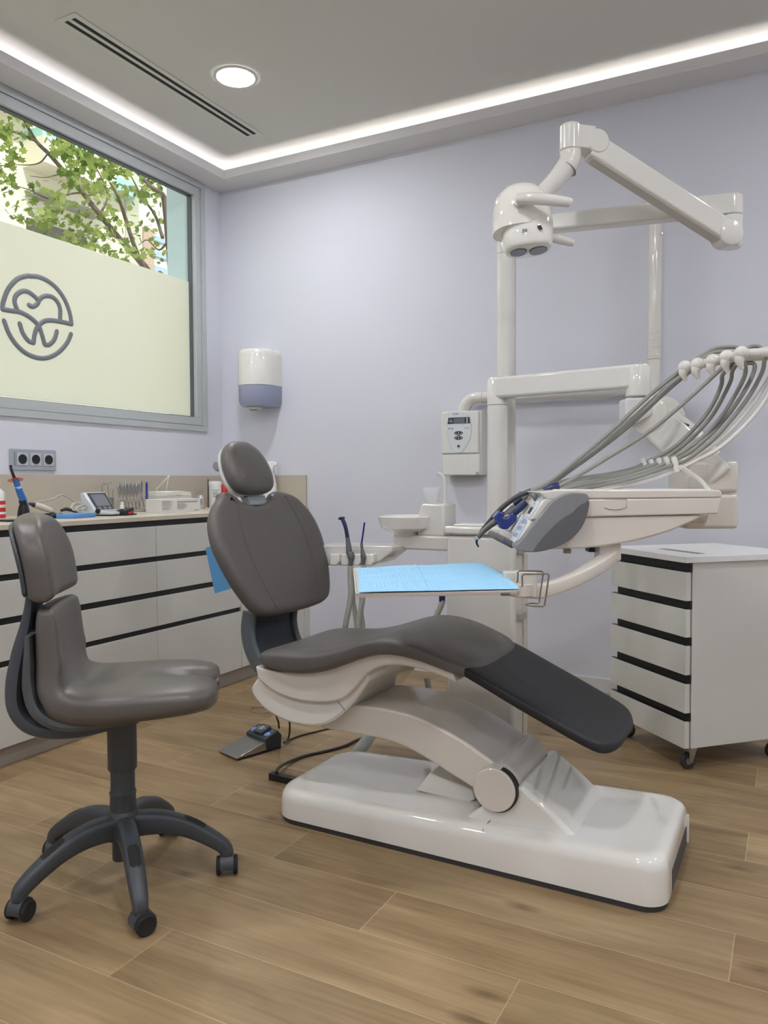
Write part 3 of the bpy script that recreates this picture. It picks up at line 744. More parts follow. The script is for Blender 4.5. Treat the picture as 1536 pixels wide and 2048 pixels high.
# spray bottle behind the headrest
def spray():
    X = -2.78
    p = W(541, X)
    k = (onx(541, 923, X).z - WZ) / .26
    t = thing('spray_bottle', 'white trigger spray bottle beyond the headrest by the upstand', 'spray bottle', p)
    M1 = pm('spray_white', (228, 229, 228), .3)
    b = NB(); lathe(b, [(.036 * 1.0, 0), (.04, .004), (.04, .08 * k), (.037, .13 * k), (.028, .17 * k), (.018, .195 * k), (.014, .20 * k)], p); mk('bottle_body', b, M1, t)
    b = NB(); lathe(b, [(.016, .20 * k), (.0165, .222 * k), (.014, .225 * k)], p); mk('collar', b, M1, t)
    z = WZ + .24 * k
    sd = V((.884, .467, 0))
    b = NB(); prism(b, [p + sd * a + V((0, 0, h)) for a, h in ((-.020, .222 * k), (.018, .222 * k), (.022, .235 * k), (.040, .236 * k), (.042, .252 * k), (.02, .262 * k), (-.012, .262 * k), (-.024, .25 * k))], V((-.467, .884, 0)) * .024); mk('trigger_head', b, M1, t, bevel=.004)
    b = NB(); tube(b, [p + sd * .022 + V((-.005, .01, .235 * k)), p + sd * .033 + V((-.005, .01, .215 * k)), p + sd * .036 + V((-.005, .01, .195 * k))], [.005, .0045, .0035], 10, smooth=3); mk('trigger', b, M1, t)
spray()
p = W(492, -2.84)
t = thing('pink_capped_box', 'small white box with a pink bow seen through the chair headrest gap', 'box', p)
bm = NB(); obox(bm, p + V((0, 0, .03)), (.03, 0, 0), (0, .045, 0), (0, 0, .03)); mk('box_body', bm, pm('box_white', (224, 222, 222), .5), t, bevel=.002)
bm = NB()
for s in (-1, 1):
    tube(bm, [p + V((.034, .012, .034)), p + V((.036, .012 + s * .018, .046)), p + V((.036, .012 + s * .024, .034)), p + V((.036, .012 + s * .016, .024)), p + V((.034, .012, .034))], .0045, 8, smooth=4)
mk('bow', bm, pm('pink_ribbon', (222, 84, 134), .5), t)
# ================================================================== patient chair
CYC = 2.18
def patient_chair():
    t = thing('dental_chair', 'taupe dental treatment chair with black foot cover on a glossy white base', 'dental chair', (-.85, CYC, 0))
    # ---------------- base
    x0, x1 = -1.43, -.262
    yc, hw = 2.165, .232
    def outline(z, k=0.0, r=.085, rr=.06, n=9):
        pts = []
        hwL, hwR = hw - .012 - k, hw - k
        for cx_, cy_, a0, rad in ((x1 - k - rr, yc + hwR - rr, 0, rr), (x0 + k + r, yc + hwL - r, PI / 2, r), (x0 + k + r, yc - hwL + r, PI, r), (x1 - k - rr, yc - hwR + rr, 1.5 * PI, rr)):
            for i in range(n):
                a = a0 + PI / 2 * i / (n - 1)
                pts.append(V((cx_ + rad * math.cos(a), cy_ + rad * math.sin(a), z)))
        return pts
    b = NB(); loft(b, [outline(0.0, .004), outline(.016, .004)]); mk('rubber_skirt', b, pm('dark_skirt', (58, 58, 58), .5), t)
    def topz(x):        # top rises gently to the foot end
        q = (x - x0) / (x1 - x0)
        return .098 + .035 * q
    def lay(dz, k):
        return [V((p.x, p.y, topz(p.x) + dz)) for p in outline(0, k)]
    b = NB(); loft(b, [outline(.0165, .0), lay(-.035, .001), lay(-.016, .005), lay(-.006, .012), lay(-.001, .022), lay(0, .036), lay(-.002, .06)]); mk('base_cover', b, GLOSS, t, angle=50)
    # seam across the base
    xs = -.72
    b = NB(); tube(b, [V((xs, yc - hw + .0085, .018)), V((xs - .004, yc - hw + .0085, .06)), V((xs - .004, yc - hw + .008, topz(xs) - .03)), V((xs - .012, yc - hw + .016, topz(xs) - .006)), V((xs - .01, yc - hw + .05, topz(xs) + .0)), V((xs - .01, yc - hw + .09, topz(xs) - .002))], .0011, 6); mk('base_seam', b, pm('seam_grey', (120, 116, 110), .6), t)
    # foot end opening
    b = NB(); box(b, x1 - .03, x1 + .0015, yc - .13, yc + .16, .012, .075); mk('end_recess', b, pm('recess_dark', (66, 68, 72), .5), t, bevel=.008)
    b = NB(); box(b, x1 - .005, x1 + .006, yc + .168, yc + .172, .02, .10); mk('end_flap', b, GLOSS, t, smooth=False)
    # ---------------- pivot housing (wedge) and discs
    yn, yf = yc - .165, yc + .165
    Q = lambda px, py: ony(px, py, yn)
    pv = ony(990, 1578, yn - .01)
    wedge = [Q(1036, 1572), Q(1045, 1574), Q(1100, 1622), Q(1165, 1690), Q(1160, 1715), Q(1000, 1700), Q(905, 1670), Q(908, 1648), Q(950, 1622), Q(985, 1600)]
    b = NB(); prism(b, wedge, V((0, yf - yn, 0))); mk('pivot_housing', b, GLOSS, t, bevel=.012)
    r = .0595
    b = NB(); lathe(b, [(r - .003, -.012), (r, -.009), (r, .30)], pv + V((0, 0, 0)), (0, 1, 0), 56); mk('pivot_disc', b, CREAM, t)
    b = NB(); lathe(b, [(r + .001, -.004), (r + .001, .02)], pv + V((.0035, 0, -.002)), (0, 1, 0), 56); mk('pivot_gap', b, pm('gap_black', (40, 38, 36), .6), t)
    # small hatch behind the pivot
    P2 = lambda px, py: ony(px, py, yc - .06)
    b = NB(); prism(b, [P2(829, 1581), P2(858, 1546), P2(945, 1580), P2(950, 1600), P2(932, 1606)], V((0, .14, 0))); mk('lower_link', b, GLOSS, t, bevel=.005)
    # ---------------- lifting arm
    ya, yb = yc - .14, yc + .14
    A = lambda px, py: ony(px, py, ya)
    top = cat([A(655, 1425), A(690, 1413), A(730, 1413), A(775, 1419), A(820, 1430), A(870, 1451), A(920, 1479), A(965, 1510), A(1005, 1540), A(1030, 1566)], 5)
    bot = cat([A(1010, 1600), A(985, 1600), A(945, 1576), A(900, 1548), A(860, 1522), A(815, 1497), A(770, 1480), A(715, 1469), A(640, 1456)], 5)
    b = NB(); prism(b, top + bot, V((0, yb - ya, 0))); mk('lifting_arm', b, CREAM, t, bevel=.014)
    # accordion ribs at the arm's lower end
    b = NB()
    for k in range(4):
        q = A(1000 + 9 * k, 1532 + 10 * k)
        obox(b, V((q.x + .004, yc, q.z + .002)), (.002, 0, .0), (0, .132 - .003 * k, 0), (-.004, 0, .008))
    mk('arm_ribs', b, CREAM, t, bevel=.001, bseg=1)
    # ---------------- seat shells
    ys, ye = CYC - .215, CYC + .215
    Bq = lambda px, py: ony(px, py, ys)
    up = cat([Bq(510, 1332), Bq(535, 1340), Bq(575, 1345), Bq(620, 1341), Bq(665, 1326), Bq(710, 1306), Bq(755, 1293), Bq(800, 1297), Bq(850, 1316), Bq(905, 1346)], 4)
    lo = cat([Bq(912, 1366), Bq(880, 1352), Bq(840, 1339), Bq(800, 1331), Bq(765, 1333), Bq(735, 1347), Bq(705, 1382), Bq(680, 1400), Bq(640, 1406), Bq(590, 1400), Bq(545, 1382), Bq(515, 1358)], 4)
    b = NB(); prism(b, up + lo, V((0, ye - ys, 0))); mk('seat_shell', b, CREAM, t, bevel=.013)
    ys2, ye2 = CYC - .20, CYC + .20
    Bq2 = lambda px, py: ony(px, py, ys2)
    l2 = cat([Bq2(517, 1352), Bq2(502, 1376), Bq2(508, 1396), Bq2(530, 1420), Bq2(565, 1441), Bq2(605, 1452), Bq2(640, 1452), Bq2(672, 1438), Bq2(700, 1412), Bq2(725, 1380), Bq2(740, 1356)], 5) + [Bq2(735, 1340), Bq2(600, 1372)]
    b = NB(); prism(b, l2, V((0, ye2 - ys2, 0))); mk('lower_shell', b, GLOSS, t, bevel=.014)
    yq = ys2 - .0005
    b = NB(); tube(b, [ony(655, 1394, yq), ony(668, 1397, yq), ony(680, 1408, yq), ony(690, 1422, yq)], .0012, 6, smooth=4); mk('shell_seam', b, pm('seam_grey', (120, 116, 110), .6), t)
    # ---------------- seat cushion
    st = [(-1.492, .500, .486, .175, 0), (-1.487, .513, .476, .205, .002), (-1.468, .525, .467, .222, .006), (-1.42, .534, .459, .232, .014), (-1.35, .538, .456, .236, .02), (-1.28, .541, .463, .238, .024), (-1.20, .558, .488, .238, .022), (-1.12, .588, .527, .238, .014), (-1.05, .610, .550, .237, .006), (-.98, .609, .551, .235, .0), (-.91, .593, .540, .232, -.006), (-.85, .571, .523, .228, -.006), (-.81, .556, .512, .218, -.006), (-.785, .546, .506, .195, -.006), (-.768, .538, .504, .16, -.004), (-.758, .531, .508, .10, 0)]
    rings = []
    for x, zt, zb, w, dip in st:
        zm, hh = (zt + zb) / 2, (zt - zb) / 2
        ring = []
        n = 48
        for k in range(n):
            c, s = sq(2 * PI * k / n, .42)
            z = zm + s * hh
            if s > 0:
                q = min(1, abs(c) / .8)
                z -= dip * (1 - q * q) * s
            ring.append(V((x, CYC - .005 + c * w, z)))
        rings.append(ring)
    b = NB(); loft(b, rings); mk('seat_cushion', b, LEATHER, t, sub=1, angle=80)
    # ---------------- black foot cover
    fst = []
    n0 = [(-.86, .556, .525), (-.80, .552, .512), (-.70, .505, .462), (-.60, .461, .418), (-.50, .416, .374), (-.45, .393, .353), (-.425, .381, .345), (-.405, .370, .345), (-.398, .362, .350)]
    ws = [.195, .205, .205, .203, .20, .196, .18, .13, .06]
    rings = []
    for (x, zt, zb), w in zip(n0, ws):
        zm, hh = (zt + zb) / 2, (zt - zb) / 2
        rings.append([V((x - .38 * sq(2 * PI * k / 40, .35)[1] * hh * .5, CYC - .005 + sq(2 * PI * k / 40, .35)[0] * w, zm + sq(2 * PI * k / 40, .35)[1] * hh)) for k in range(40)])
    b = NB(); loft(b, rings); mk('foot_cover', b, BLACKPAD, t, sub=1, angle=80, label='black foot cover')
    # ---------------- backrest
    tl = math.radians(-23.0)
    e = V((math.sin(tl), 0, math.cos(tl))); yv = V((0, 1, 0)); nrm = yv.cross(e)     # nrm points to the front (towards +x)
    if nrm.x < 0: nrm = -nrm
    pb = ony(490, 1232, 1.95); O = V((pb.x + .006, 2.246, pb.z))
    half = [(.0, -.020), (.11, -.018), (.175, -.012), (.215, .006), (.245, .045), (.274, .105), (.296, .18), (.305, .245), (.292, .315), (.256, .37), (.208, .407), (.165, .424), (.132, .424), (.104, .410), (.078, .390), (.042, .377), (.0, .374)]
    o2 = [(v, s) for v, s in half] + [(-v, s) for v, s in half[-2:0:-1]]
    o2 = [(v - (.03 if s > .36 and abs(v) < .2 else 0), s) for v, s in o2]
    base = [O + yv * v + e * s for v, s in o2]
    oc = cat(base, 4, True)
    # orientation so that inset_loop moves inwards
    test = inset_loop(oc, nrm, .01)
    if (test[len(oc) // 4] - O).length > (oc[len(oc) // 4] - O).length: oc = oc[::-1]
    b = NB(); pad(b, oc, nrm, [(.05, -.050), (.02, -.049), (.006, -.044), (0, -.034), (0, -.022), (.004, -.010), (.012, -.003), (.024, 0), (.036, .001)])
    mk('backrest', b, LEATHER, t, angle=70)
    for sgn in (-1, 1):
        b = NB(); pts = [(.155, .412), (.152, .36), (.15, .30), (.142, .22), (.128, .13), (.105, .06), (.075, -.004)]
        tube(b, cat([O + yv * (v * sgn) + e * s + nrm * .0008 for v, s in [(.14, .40), (.165, .33), (.178, .25), (.176, .17), (.16, .09), (.135, .0)]], 6), .0011, 6); mk('stitched_seam', b, SEAM, t)
    # white rear shell edge
    b = NB(); pad(b, inset_loop(oc, nrm, .004), nrm, [(.085, -.070), (.05, -.066), (.022, -.058), (.010, -.050), (.02, -.044)])
    mk('rear_shell', b, CREAM, t, angle=70)
    # ---------------- curved support between seat and backrest
    b = NB(); c2 = []
    yk = CYC - .13
    K = lambda px, py: ony(px, py, yk)
    spine = [K(492, 1225), K(488, 1262), K(495, 1300), K(512, 1332), K(545, 1365), K(590, 1388)]
    spine = [V((p.x + .01, CYC, p.z)) for p in spine]
    sweep(b, spine, [.118, .118, .118, .118, .115, .11], [.016] * 6, (0, 1, 0), .25, 20, smooth=5); mk('support_plate', b, NAVYPL, t)
    for s in (-1, 1):
        b = NB(); sweep(b, [p + V((0, s * .122, 0)) for p in spine], [.010] * 6, [.026] * 6, (0, 1, 0), .5, 14, smooth=5); mk('support_rim', b, TEALRIM, t)
    # ---------------- headrest
    th = math.radians(-25.0)
    eh = V((math.sin(th), 0, math.cos(th))); nh = yv.cross(eh); nh = nh if nh.x > 0 else -nh
    HO = ony(490, 940, CYC + .02); HO = V((HO.x - .004, 2.225, HO.z + .010))
    hh_ = [(.0, -.098), (.055, -.098), (.098, -.088), (.122, -.062), (.131, -.025), (.126, .015), (.108, .055), (.078, .085), (.04, .101), (.0, .104)]
    hh_ = [(v * .90, s) for v, s in hh_]; hp = [(v, s) for v, s in hh_] + [(-v, s) for v, s in hh_[-2:0:-1]]
    hc = cat([HO + yv * v + eh * s for v, s in hp], 4, True)
    test = inset_loop(hc, nh, .01)
    if (test[10] - HO).length > (hc[10] - HO).length: hc = hc[::-1]
    b = NB(); pad(b, hc, nh, [(.03, -.03), (.010, -.029), (.002, -.024), (0, -.014), (.001, -.002), (.007, .010), (.018, .019), (.034, .025), (.05, .028)]); h = mk('headrest_pad', b, LEATHER, t, angle=70)
    b = NB(); tube(b, cat([HO + yv * v + eh * s + nh * .022 for v, s in [(-.062, .082), (-.075, .045), (-.078, .0), (-.07, -.04), (-.06, -.072)]], 5), .001, 6); mk('headrest_seam', b, SEAM, h)
    b = NB(); pad(b, inset_loop(hc, nh, .003), nh, [(.05, -.062), (.02, -.056), (.004, -.045), (.0, -.034), (.006, -.029)]); mk('headrest_shell', b, pm('shell_white', (216, 222, 216), .3), t, angle=70)
    kp = HO - nh * .066 + eh * .035
    b = NB(); lathe(b, [(.015, -.085), (.018, -.08), (.018, .08), (.015, .085)], kp, (0, 1, 0), 28); mk('release_knob', b, pm('knob_grey', (134, 137, 142), .4), t)
    b = NB(); sweep(b, [kp, kp - eh * .06 + nh * .006, O + e * .40 - nh * .055, O + e * .30 - nh * .06], [.03, .034, .036, .036], [.010, .010, .010, .009], (0, 1, 0), .4, 16, smooth=4); mk('headrest_bar', b, pm('bar_grey', (150, 156, 158), .3, metal=.6), t)
    b = NB(); obox(b, O + e * .395 - nh * .03 + yv * .0, yv * .05, e * .018, nh * .010); mk('headrest_bracket', b, pm('bracket_grey', (140, 148, 150), .35), t, bevel=.004)
    return t, O, e, nrm, yv
CH, BO, Be, Bn, By = patient_chair()

# blue bib sheet hanging behind the backrest
q = [onx(px, py, -1.86) for px, py in ((411, 1096), (426, 1091), (462, 1178), (430, 1187))]
q = [ony(px, py, 2.02) for px, py in ((411, 1096), (432, 1089), (480, 1172), (430, 1187))]
bm = NB(); prism(bm, q, V((-.0015, .0008, 0)))
tag(mk('blue_sheet', bm, BIB2, loc=(q[2] + q[3]) / 2, smooth=False), 'blue paper sheet hanging from the back of the treatment chair', 'sheet')
# ================================================================== dentist's stool
def stool():
    C0 = V((-1.553, 1.468, 0))
    t = thing('dental_stool', 'taupe saddle stool with low back on a charcoal five-star wheeled base', 'stool', C0)
    a0 = math.radians(38)
    fa = V((math.cos(a0), math.sin(a0), 0)); fb = V((-math.sin(a0), math.cos(a0), 0)); Z = V((0, 0, 1))
    P = lambda a, b_, z: C0 + fa * a + fb * b_ + Z * z
    # column
    b = NB(); lathe(b, [(.036, .30), (.037, .302), (.037, .455)], C0, seg=36); mk('gas_lift_sleeve', b, DKPLAST, t)
    b = NB(); lathe(b, [(.031, .16), (.031, .30)], C0, seg=36); mk('gas_lift_column', b, DKPLAST, t)
    b = NB(); lathe(b, [(.034, .155), (.034, .19), (.0325, .232), (.034, .235), (.034, .2405), (.031, .243)], C0, seg=36, cap=False); mk('column_collar', b, DKPLAST, t)
    b = NB(); lathe(b, [(.019, .055), (.021, .058), (.021, .16)], C0 + V((-.012, 0, 0)), seg=24); mk('lower_tube', b, DKPLAST, t)
    b = NB(); lathe(b, [(.022, .112), (.042, .118), (.047, .14), (.042, .178), (.034, .192)], C0, seg=36); mk('hub', b, DKPLAST, t)
    for ang in (-108, -36, 36, 108, 180):
        r = math.radians(ang); d = V((math.cos(r), math.sin(r), 0)); s = V((-d.y, d.x, 0))
        pts = [C0 + d * q + Z * z for q, z in ((.02, .150), (.07, .153), (.12, .147), (.17, .130), (.215, .105), (.248, .082), (.262, .068), (.266, .054))]
        b = NB(); sweep(b, pts, [.026, .0255, .024, .023, .022, .020, .0185, .018], [.033, .031, .028, .024, .021, .019, .018, .0175], s, .62, 20, smooth=4); leg = mk('base_leg', b, DKPLAST, t)
        gp = [C0 + d * q + Z * z for q, z in ((.135, .1655), (.15, .1615), (.17, .1535), (.195, .140), (.22, .122), (.238, .1065), (.246, .099))]
        b = NB(); sweep(b, gp, [.008, .0135, .0150, .0150, .0145, .012, .006], [.0035] * 7, s, .8, 14, smooth=4); mk('foot_pad', b, DKGRIP, leg)
        # caster: hood and two wheels
        cc = C0 + d * .266
        sw = {-108: 14, -36: -22, 36: 218, 108: 30, 180: 20}[ang]; q = math.radians(sw); w = V((math.cos(q), math.sin(q), 0)); wd = V((-w.y, w.x, 0))
        cc = cc + wd * .004
        b = NB(); lathe(b, [(.0, .058), (.0165, .058), (.0165, .050), (.0, .050)], C0 + d * .266, seg=20, cap=False)
        rings = []
        for k in range(-4, 5):
            h = k / 4 * .0175
            rings.append([cc + w * h + wd * (.0275 * math.cos(a)) + Z * (.026 + .0285 * math.sin(a)) for a in [math.radians(v) for v in range(-10, 191, 10)]])
        loft(b, rings); hood = mk('caster', b, DKPLAST, t)
        for sgn in (-1, 1):
            b = NB(); lathe(b, [(.0, .0), (.0225, .0), (.0245, .003), (.0245, .009), (.0215, .0115), (.0195, .0105), (.0, .0105)], cc + w * (sgn * .0165) + Z * .0245, w * sgn, 32, cap=False); mk('wheel', b, DKGRIP, hood)
    # seat + lower back: one upholstered cushion swept from the front lip up to the back
    sec = [(.252, .512, .09, .010), (.246, .512, .135, .025), (.228, .513, .167, .036), (.185, .514, .190, .042), (.12, .513, .202, .043), (.05, .511, .205, .043), (-.02, .509, .201, .044), (-.075, .511, .193, .046), (-.115, .522, .183, .047), (-.142, .548, .172, .043), (-.156, .585, .163, .036), (-.162, .63, .157, .031), (-.164, .675, .153, .029), (-.165, .71, .150, .027), (-.166, .735, .146, .022), (-.167, .745, .132, .010)]
    path = [(q[0], q[1]) for q in sec]; hw = [q[2] for q in sec]; hh = [q[3] for q in sec]
    pc = cat([P(a, 0, z) for a, z in path], 4)
    hw = lerp_list(hw, 4); hh = lerp_list(hh, 4)
    rings = []; N = len(pc)
    for i in range(N):
        tn = (pc[min(i + 1, N - 1)] - pc[max(i - 1, 0)]).normalized()
        up = fb.cross(tn); up = up if (up.z > 0 or (abs(up.z) < .5 and up.dot(fa) > 0)) else -up
        aa = (pc[i] - C0).dot(fa)
        zz = pc[i].z
        ring = []
        n = 64
        split = max(0, min(1, (aa - .06) / .14)) if zz < .53 else 0
        back = max(0, min(1, (zz - .53) / .08))
        for k in range(n):
            back = max(0, min(1, (zz - .53) / .08))
            c, s = sq(2 * PI * k / n, .62 - .22 * back + .16 * split)
            v = c * hw[i]; h = s * hh[i] * (1.22 if s < 0 and not back else 1)
            p = pc[i] + fb * v + up * h
            if s > 0:
                g = math.exp(-(v / .022) ** 2) * split * .042 + math.exp(-(v / .07) ** 2) * split * .008
                p = p - up * g
                dish = math.exp(-(((aa + .075) / .055) ** 2)) * math.exp(-(v / .10) ** 2) * .018 * (1 - back)
                p = p - up * dish
            nib = math.exp(-(v / .028) ** 2) * max(0, min(1, (aa - .17) / .08)) * .045
            p = p - fa * nib
            p = p + fa * (back * .022 * (v / .15) ** 2)
            ring.append(p)
        rings.append(ring)
    b = NB(); loft(b, rings); mk('seat_cushion', b, LEATHER2, t, sub=1, angle=80)
    # dark carrier under and behind
    cp = [P(.05, 0, .455), P(.0, 0, .446), P(-.08, 0, .438), P(-.15, 0, .440), P(-.205, 0, .458), P(-.236, 0, .50), P(-.240, 0, .56), P(-.230, 0, .63), P(-.215, 0, .70), P(-.208, 0, .76), P(-.212, 0, .83)]
    b = NB(); sweep(b, cp, [.08, .11, .13, .13, .12, .11, .10, .085, .065, .055, .05], [.010, .014, .018, .020, .022, .022, .022, .020, .016, .012, .008], fb, .5, 20, smooth=4); mk('back_carrier', b, DKPLAST, t)
    cp = [P(.06, 0, .472), P(-.08, 0, .464), P(-.14, 0, .476), P(-.178, 0, .508), P(-.193, 0, .56), P(-.194, 0, .62), P(-.194, 0, .68)]
    b = NB(); sweep(b, cp, [.16, .17, .166, .158, .15, .144, .135], [.016, .018, .02, .02, .018, .014, .008], fb, .5, 20, smooth=4); mk('inner_shell', b, pm('shell_charcoal', (74, 76, 76), .4), t)
    b = NB(); lathe(b, [(.05, .43), (.055, .435), (.055, .452)], C0, seg=32); mk('seat_plate', b, DKPLAST, t)
    # upper backrest: pad built from level slices, arched at the top, slightly wrapped forward
    def slices(k_w, front, thick, z0, z1, rnd_):
        rings = []
        n = 26
        for i in range(n + 1):
            q = i / n
            z = z0 + (z1 - z0) * q
            w = .152 * (1 - max(0, (q - .38) / .62) ** 2.3) ** .5 if q < 1 else .02
            edge = min(1, q / rnd_) if q < rnd_ else min(1, (1 - q) / rnd_)
            ee = (1 - (1 - edge) ** 2) ** .5
            th = max(.004, thick * ee); w = max(.02, w * k_w * (.93 + .07 * ee))
            lean = -.036 * q ** 1.5
            ring = []
            for m in range(40):
                c, s_ = sq(2 * PI * m / 40, .45)
                v = c * w
                ring.append(P(front - thick + s_ * th + lean + .022 * (v / .15) ** 2, v, z))
            rings.append(ring)
        return rings
    b = NB(); loft(b, slices(1.0, -.138, .038, .758, .974, .13)); mk('backrest', b, LEATHER2, t, sub=1, angle=80)
    b = NB(); loft(b, slices(.90, -.206, .008, .775, .950, .05)); mk('backrest_shell', b, DKPLAST, t, angle=60)
stool()
# ================================================================== dental unit behind the chair
def tube_px(pts, d=None):
    return [atd(*p) for p in pts]
YP = 2.72
def dental_unit():
    x0, x1 = ony(892, 1100, 2.56).x, ony(1029, 1100, 2.56).x
    yb = 2.56
    while ony(1054, 1100, yb).x < x1 and False: yb += .002
    yb = x1 / (ony(1054, 1100, 2.56).x / 2.56)
    zl = ony(890, 1062, 2.56).z
    t = thing('dental_unit', 'white floor-standing dental unit cabinet with spittoon and tall pole behind the chair', 'dental unit', ((x0 + x1) / 2, 2.75, 0))
    b = NB(); box(b, x0, x1, 2.56, yb, .03, zl - .012); mk('cabinet_body', b, ENAMEL, t, bevel=.015)
    b = NB(); box(b, x0 - .006, x1 + .004, 2.55, yb + .01, zl - .012, zl + .018); mk('cabinet_lid', b, ENAMEL, t, bevel=.009)
    b = NB(); box(b, x0 + .02, x1 - .02, 2.58, yb - .02, zl + .018, zl + .024); mk('lid_panel', b, pm('lid_white', (226, 224, 218), .3), t, bevel=.003)
    b = NB(); box(b, x0 + .01, x1 - .01, 2.57, yb - .01, 0, .03); mk('plinth', b, MIDGREY, t, smooth=False)
    zt = ony(1040, 1110, 2.6).z
    b = NB(); box(b, x1 - .002, x1 + .006, yb - .05, yb - .004, .03, zt); mk('side_panel', b, CREAM, t, bevel=.002)
    for py in (1100, 1235):
        z = ony(1034, py, 2.6).z
        b = NB(); box(b, x1 - .004, x1 + .012, 2.585, 2.66, z - .012, z + .014); mk('hinge_block', b, pm('hinge_grey', (168, 164, 156), .4), t, bevel=.002)
    # tall rear pole
    pc = ony(1013, 600, YP); r = .0338
    b = NB(); lathe(b, [(r, .02), (r, 1.86)], (pc.x, YP, 0), seg=40); p_ = mk('tall_pole', b, ENAMEL, t)
    b = NB(); lathe(b, [(r + .0006, ony(1013, 497, YP).z - .0012), (r + .0006, ony(1013, 497, YP).z + .0012)], (pc.x, YP, 0), seg=40, cap=False); mk('pole_joint_line', b, pm('joint_line', (150, 148, 142), .5), p_)
    # spittoon
    ya = 2.66
    a0, a1 = ony(797, 1070, ya), ony(905, 1070, ya)
    zt, zb = ony(800, 1068, ya).z, ony(850, 1098, ya).z
    b = NB(); box(b, a0.x, x0 + .02, ya - .05, ya + .06, zb, zt); mk('spittoon_arm', b, ENAMEL, t, bevel=.008)
    h0, h1 = ony(847, 1030, ya).x, ony(897, 1030, ya).x
    hz = ony(870, 1007, ya).z
    b = NB(); prism(b, [V((h0 - .006, ya - .045, zt - .002)), V((h1, ya - .045, zt - .002)), V((h1, ya - .045, hz)), V((h0 + .012, ya - .045, hz)), V((h0, ya - .045, hz - .03))], (0, .12, 0)); mk('bowl_housing', b, ENAMEL, t, bevel=.008)
    bc = ony(815, 1040, ya - .01); R = (ony(868, 1035, ya).x - ony(762, 1035, ya).x) / 2
    zr = ony(815, 1031, ya).z; z0 = ony(815, 1063, ya).z
    b = NB(); lathe(b, [(.0, z0 + .012), (R * .25, z0 + .012), (R * .8, z0 + .03), (R * .93, zr - .004), (R * .97, zr), (R, zr - .003), (R * .985, zr - .012), (R * .9, z0 + .016), (R * .72, z0 + .004), (R * .45, z0), (R * .45, z0 - .012), (.0, z0 - .012)], (bc.x, bc.y, 0), seg=56, cap=False); mk('spittoon_bowl', b, pm('porcelain', (228, 225, 218), .1, coat=1.0), t)
    f0 = ony(889, 1007, ya + .01)
    b = NB(); tube(b, [f0, ony(889, 975, ya + .01), ony(888, 958, ya + .01), ony(883, 950, ya + .008), ony(876, 945.5, ya + .005)], [.0075, .0075, .0078, .0085, .0075], 14, smooth=5); mk('cup_filler', b, ENAMEL, t)
    return t, x0, x1, zl, ya, (h0, h1, hz)
DU, ux0, ux1, uzl, uya, hous = dental_unit()
# plastic cup
c = ony(865, 1006.5, uya); c.y = uya - .005; c.z = hous[2] + .0005
hcup = ony(865, 975, uya).z - c.z
bm = NB(); lathe(bm, [(.0, .001), (.021, .001), (.030, hcup - .002), (.032, hcup), (.0328, hcup - .002), (.0222, 0), (.0, 0)], c, seg=32, cap=False)
tag(mk('plastic_cup', bm, pm('translucent_cup', (230, 230, 232), .35, alpha=.62), loc=c), 'translucent white plastic cup standing on the spittoon housing', 'cup')

# ---------------- assistant's instrument holder
def assistant():
    Y = 2.52
    A = lambda px, py, dy=0: ony(px, py, Y + dy)
    zt = A(720, 1094).z
    t = thing('suction_holder', 'white suction-hose holder ledge beside the chair back, below the spittoon', 'holder', A(700, 1130))
    p = [A(630, 1095), A(776, 1096), A(785, 1098), A(783, 1106), A(760, 1124), A(742, 1131), A(630, 1131)]
    b = NB(); prism(b, p, (0, .13, 0)); mk('holder_body', b, ENAMEL, t, bevel=.006)
    b = NB(); prism(b, [A(630, 1090.5), A(783, 1092.5), A(785, 1098), A(630, 1096)], (0, .15, 0)); mk('top_ledge', b, GLOSS, t, bevel=.002)
    for px in (668, 690, 713, 738):
        b = NB(); prism(b, [A(px - 8, 1108, -.028), A(px + 8, 1108, -.028), A(px + 9, 1124, -.03), A(px + 4, 1132, -.03), A(px - 9, 1131, -.03)], (0, .035, 0)); mk('holder_finger', b, GLOSS, t, bevel=.005)
    b = NB(); tube(b, [A(722, 1142, .08), A(780, 1152, .09), ony(860, 1148, 2.60), ony(905, 1140, 2.64)], .016, 14, smooth=4); mk('support_bar', b, ENAMEL, t)
assistant()
def suction(name, label, top, grey, hose, rt, blue_r, grp=None, mat=NAVY, hook=None):
    Y = 2.485
    A = lambda q: ony(q[0], q[1], Y)
    t = thing(name, label, 'suction handpiece', A(hose[0]))
    b = NB(); tube(b, [A(q) for q in top], blue_r, 16, smooth=4); tp = mk('tip', b, mat, t, label='blue suction tip')
    if hook:
        b = NB(); tube(b, [A(q) for q in hook], [.0042, .0066, .0062], 14); mk('tip_mouth', b, mat, tp)
    b = NB(); tube(b, [A(q[:2]) for q in grey], [q[2] for q in grey], 18, smooth=3); mk('handle', b, pm('suction_grey', (100, 102, 106), .45), t)
    b = NB(); pts = cat([ony(q[0], q[1], Y + (q[2] if len(q) > 2 else 0)) for q in hose], 24)
    tube(b, pts, [rt * (1 + .045 * (k % 2)) for k in range(len(pts))], 14); mk('hose', b, pm('ribbed_hose_grey', (168, 167, 156), .45), t)
suction('suction_handpiece', 'large suction handpiece with navy angled tip standing in the white holder', [(683, 1036), (688, 1045), (692, 1058), (695, 1075)], [(695, 1075, .0075), (697, 1090, .0095), (699, 1107, .0125), (701, 1108, .0135), (702, 1114, .0135), (702, 1122, .009), (701, 1134, .006)], [(701, 1132), (701, 1160), (702, 1185), (698, 1215), (691, 1250), (686, 1290, .02)], .0105, [.0062, .0075, .0072, .0074], hook=[(677.5, 1037.5), (682, 1036.5), (688, 1036.5)])
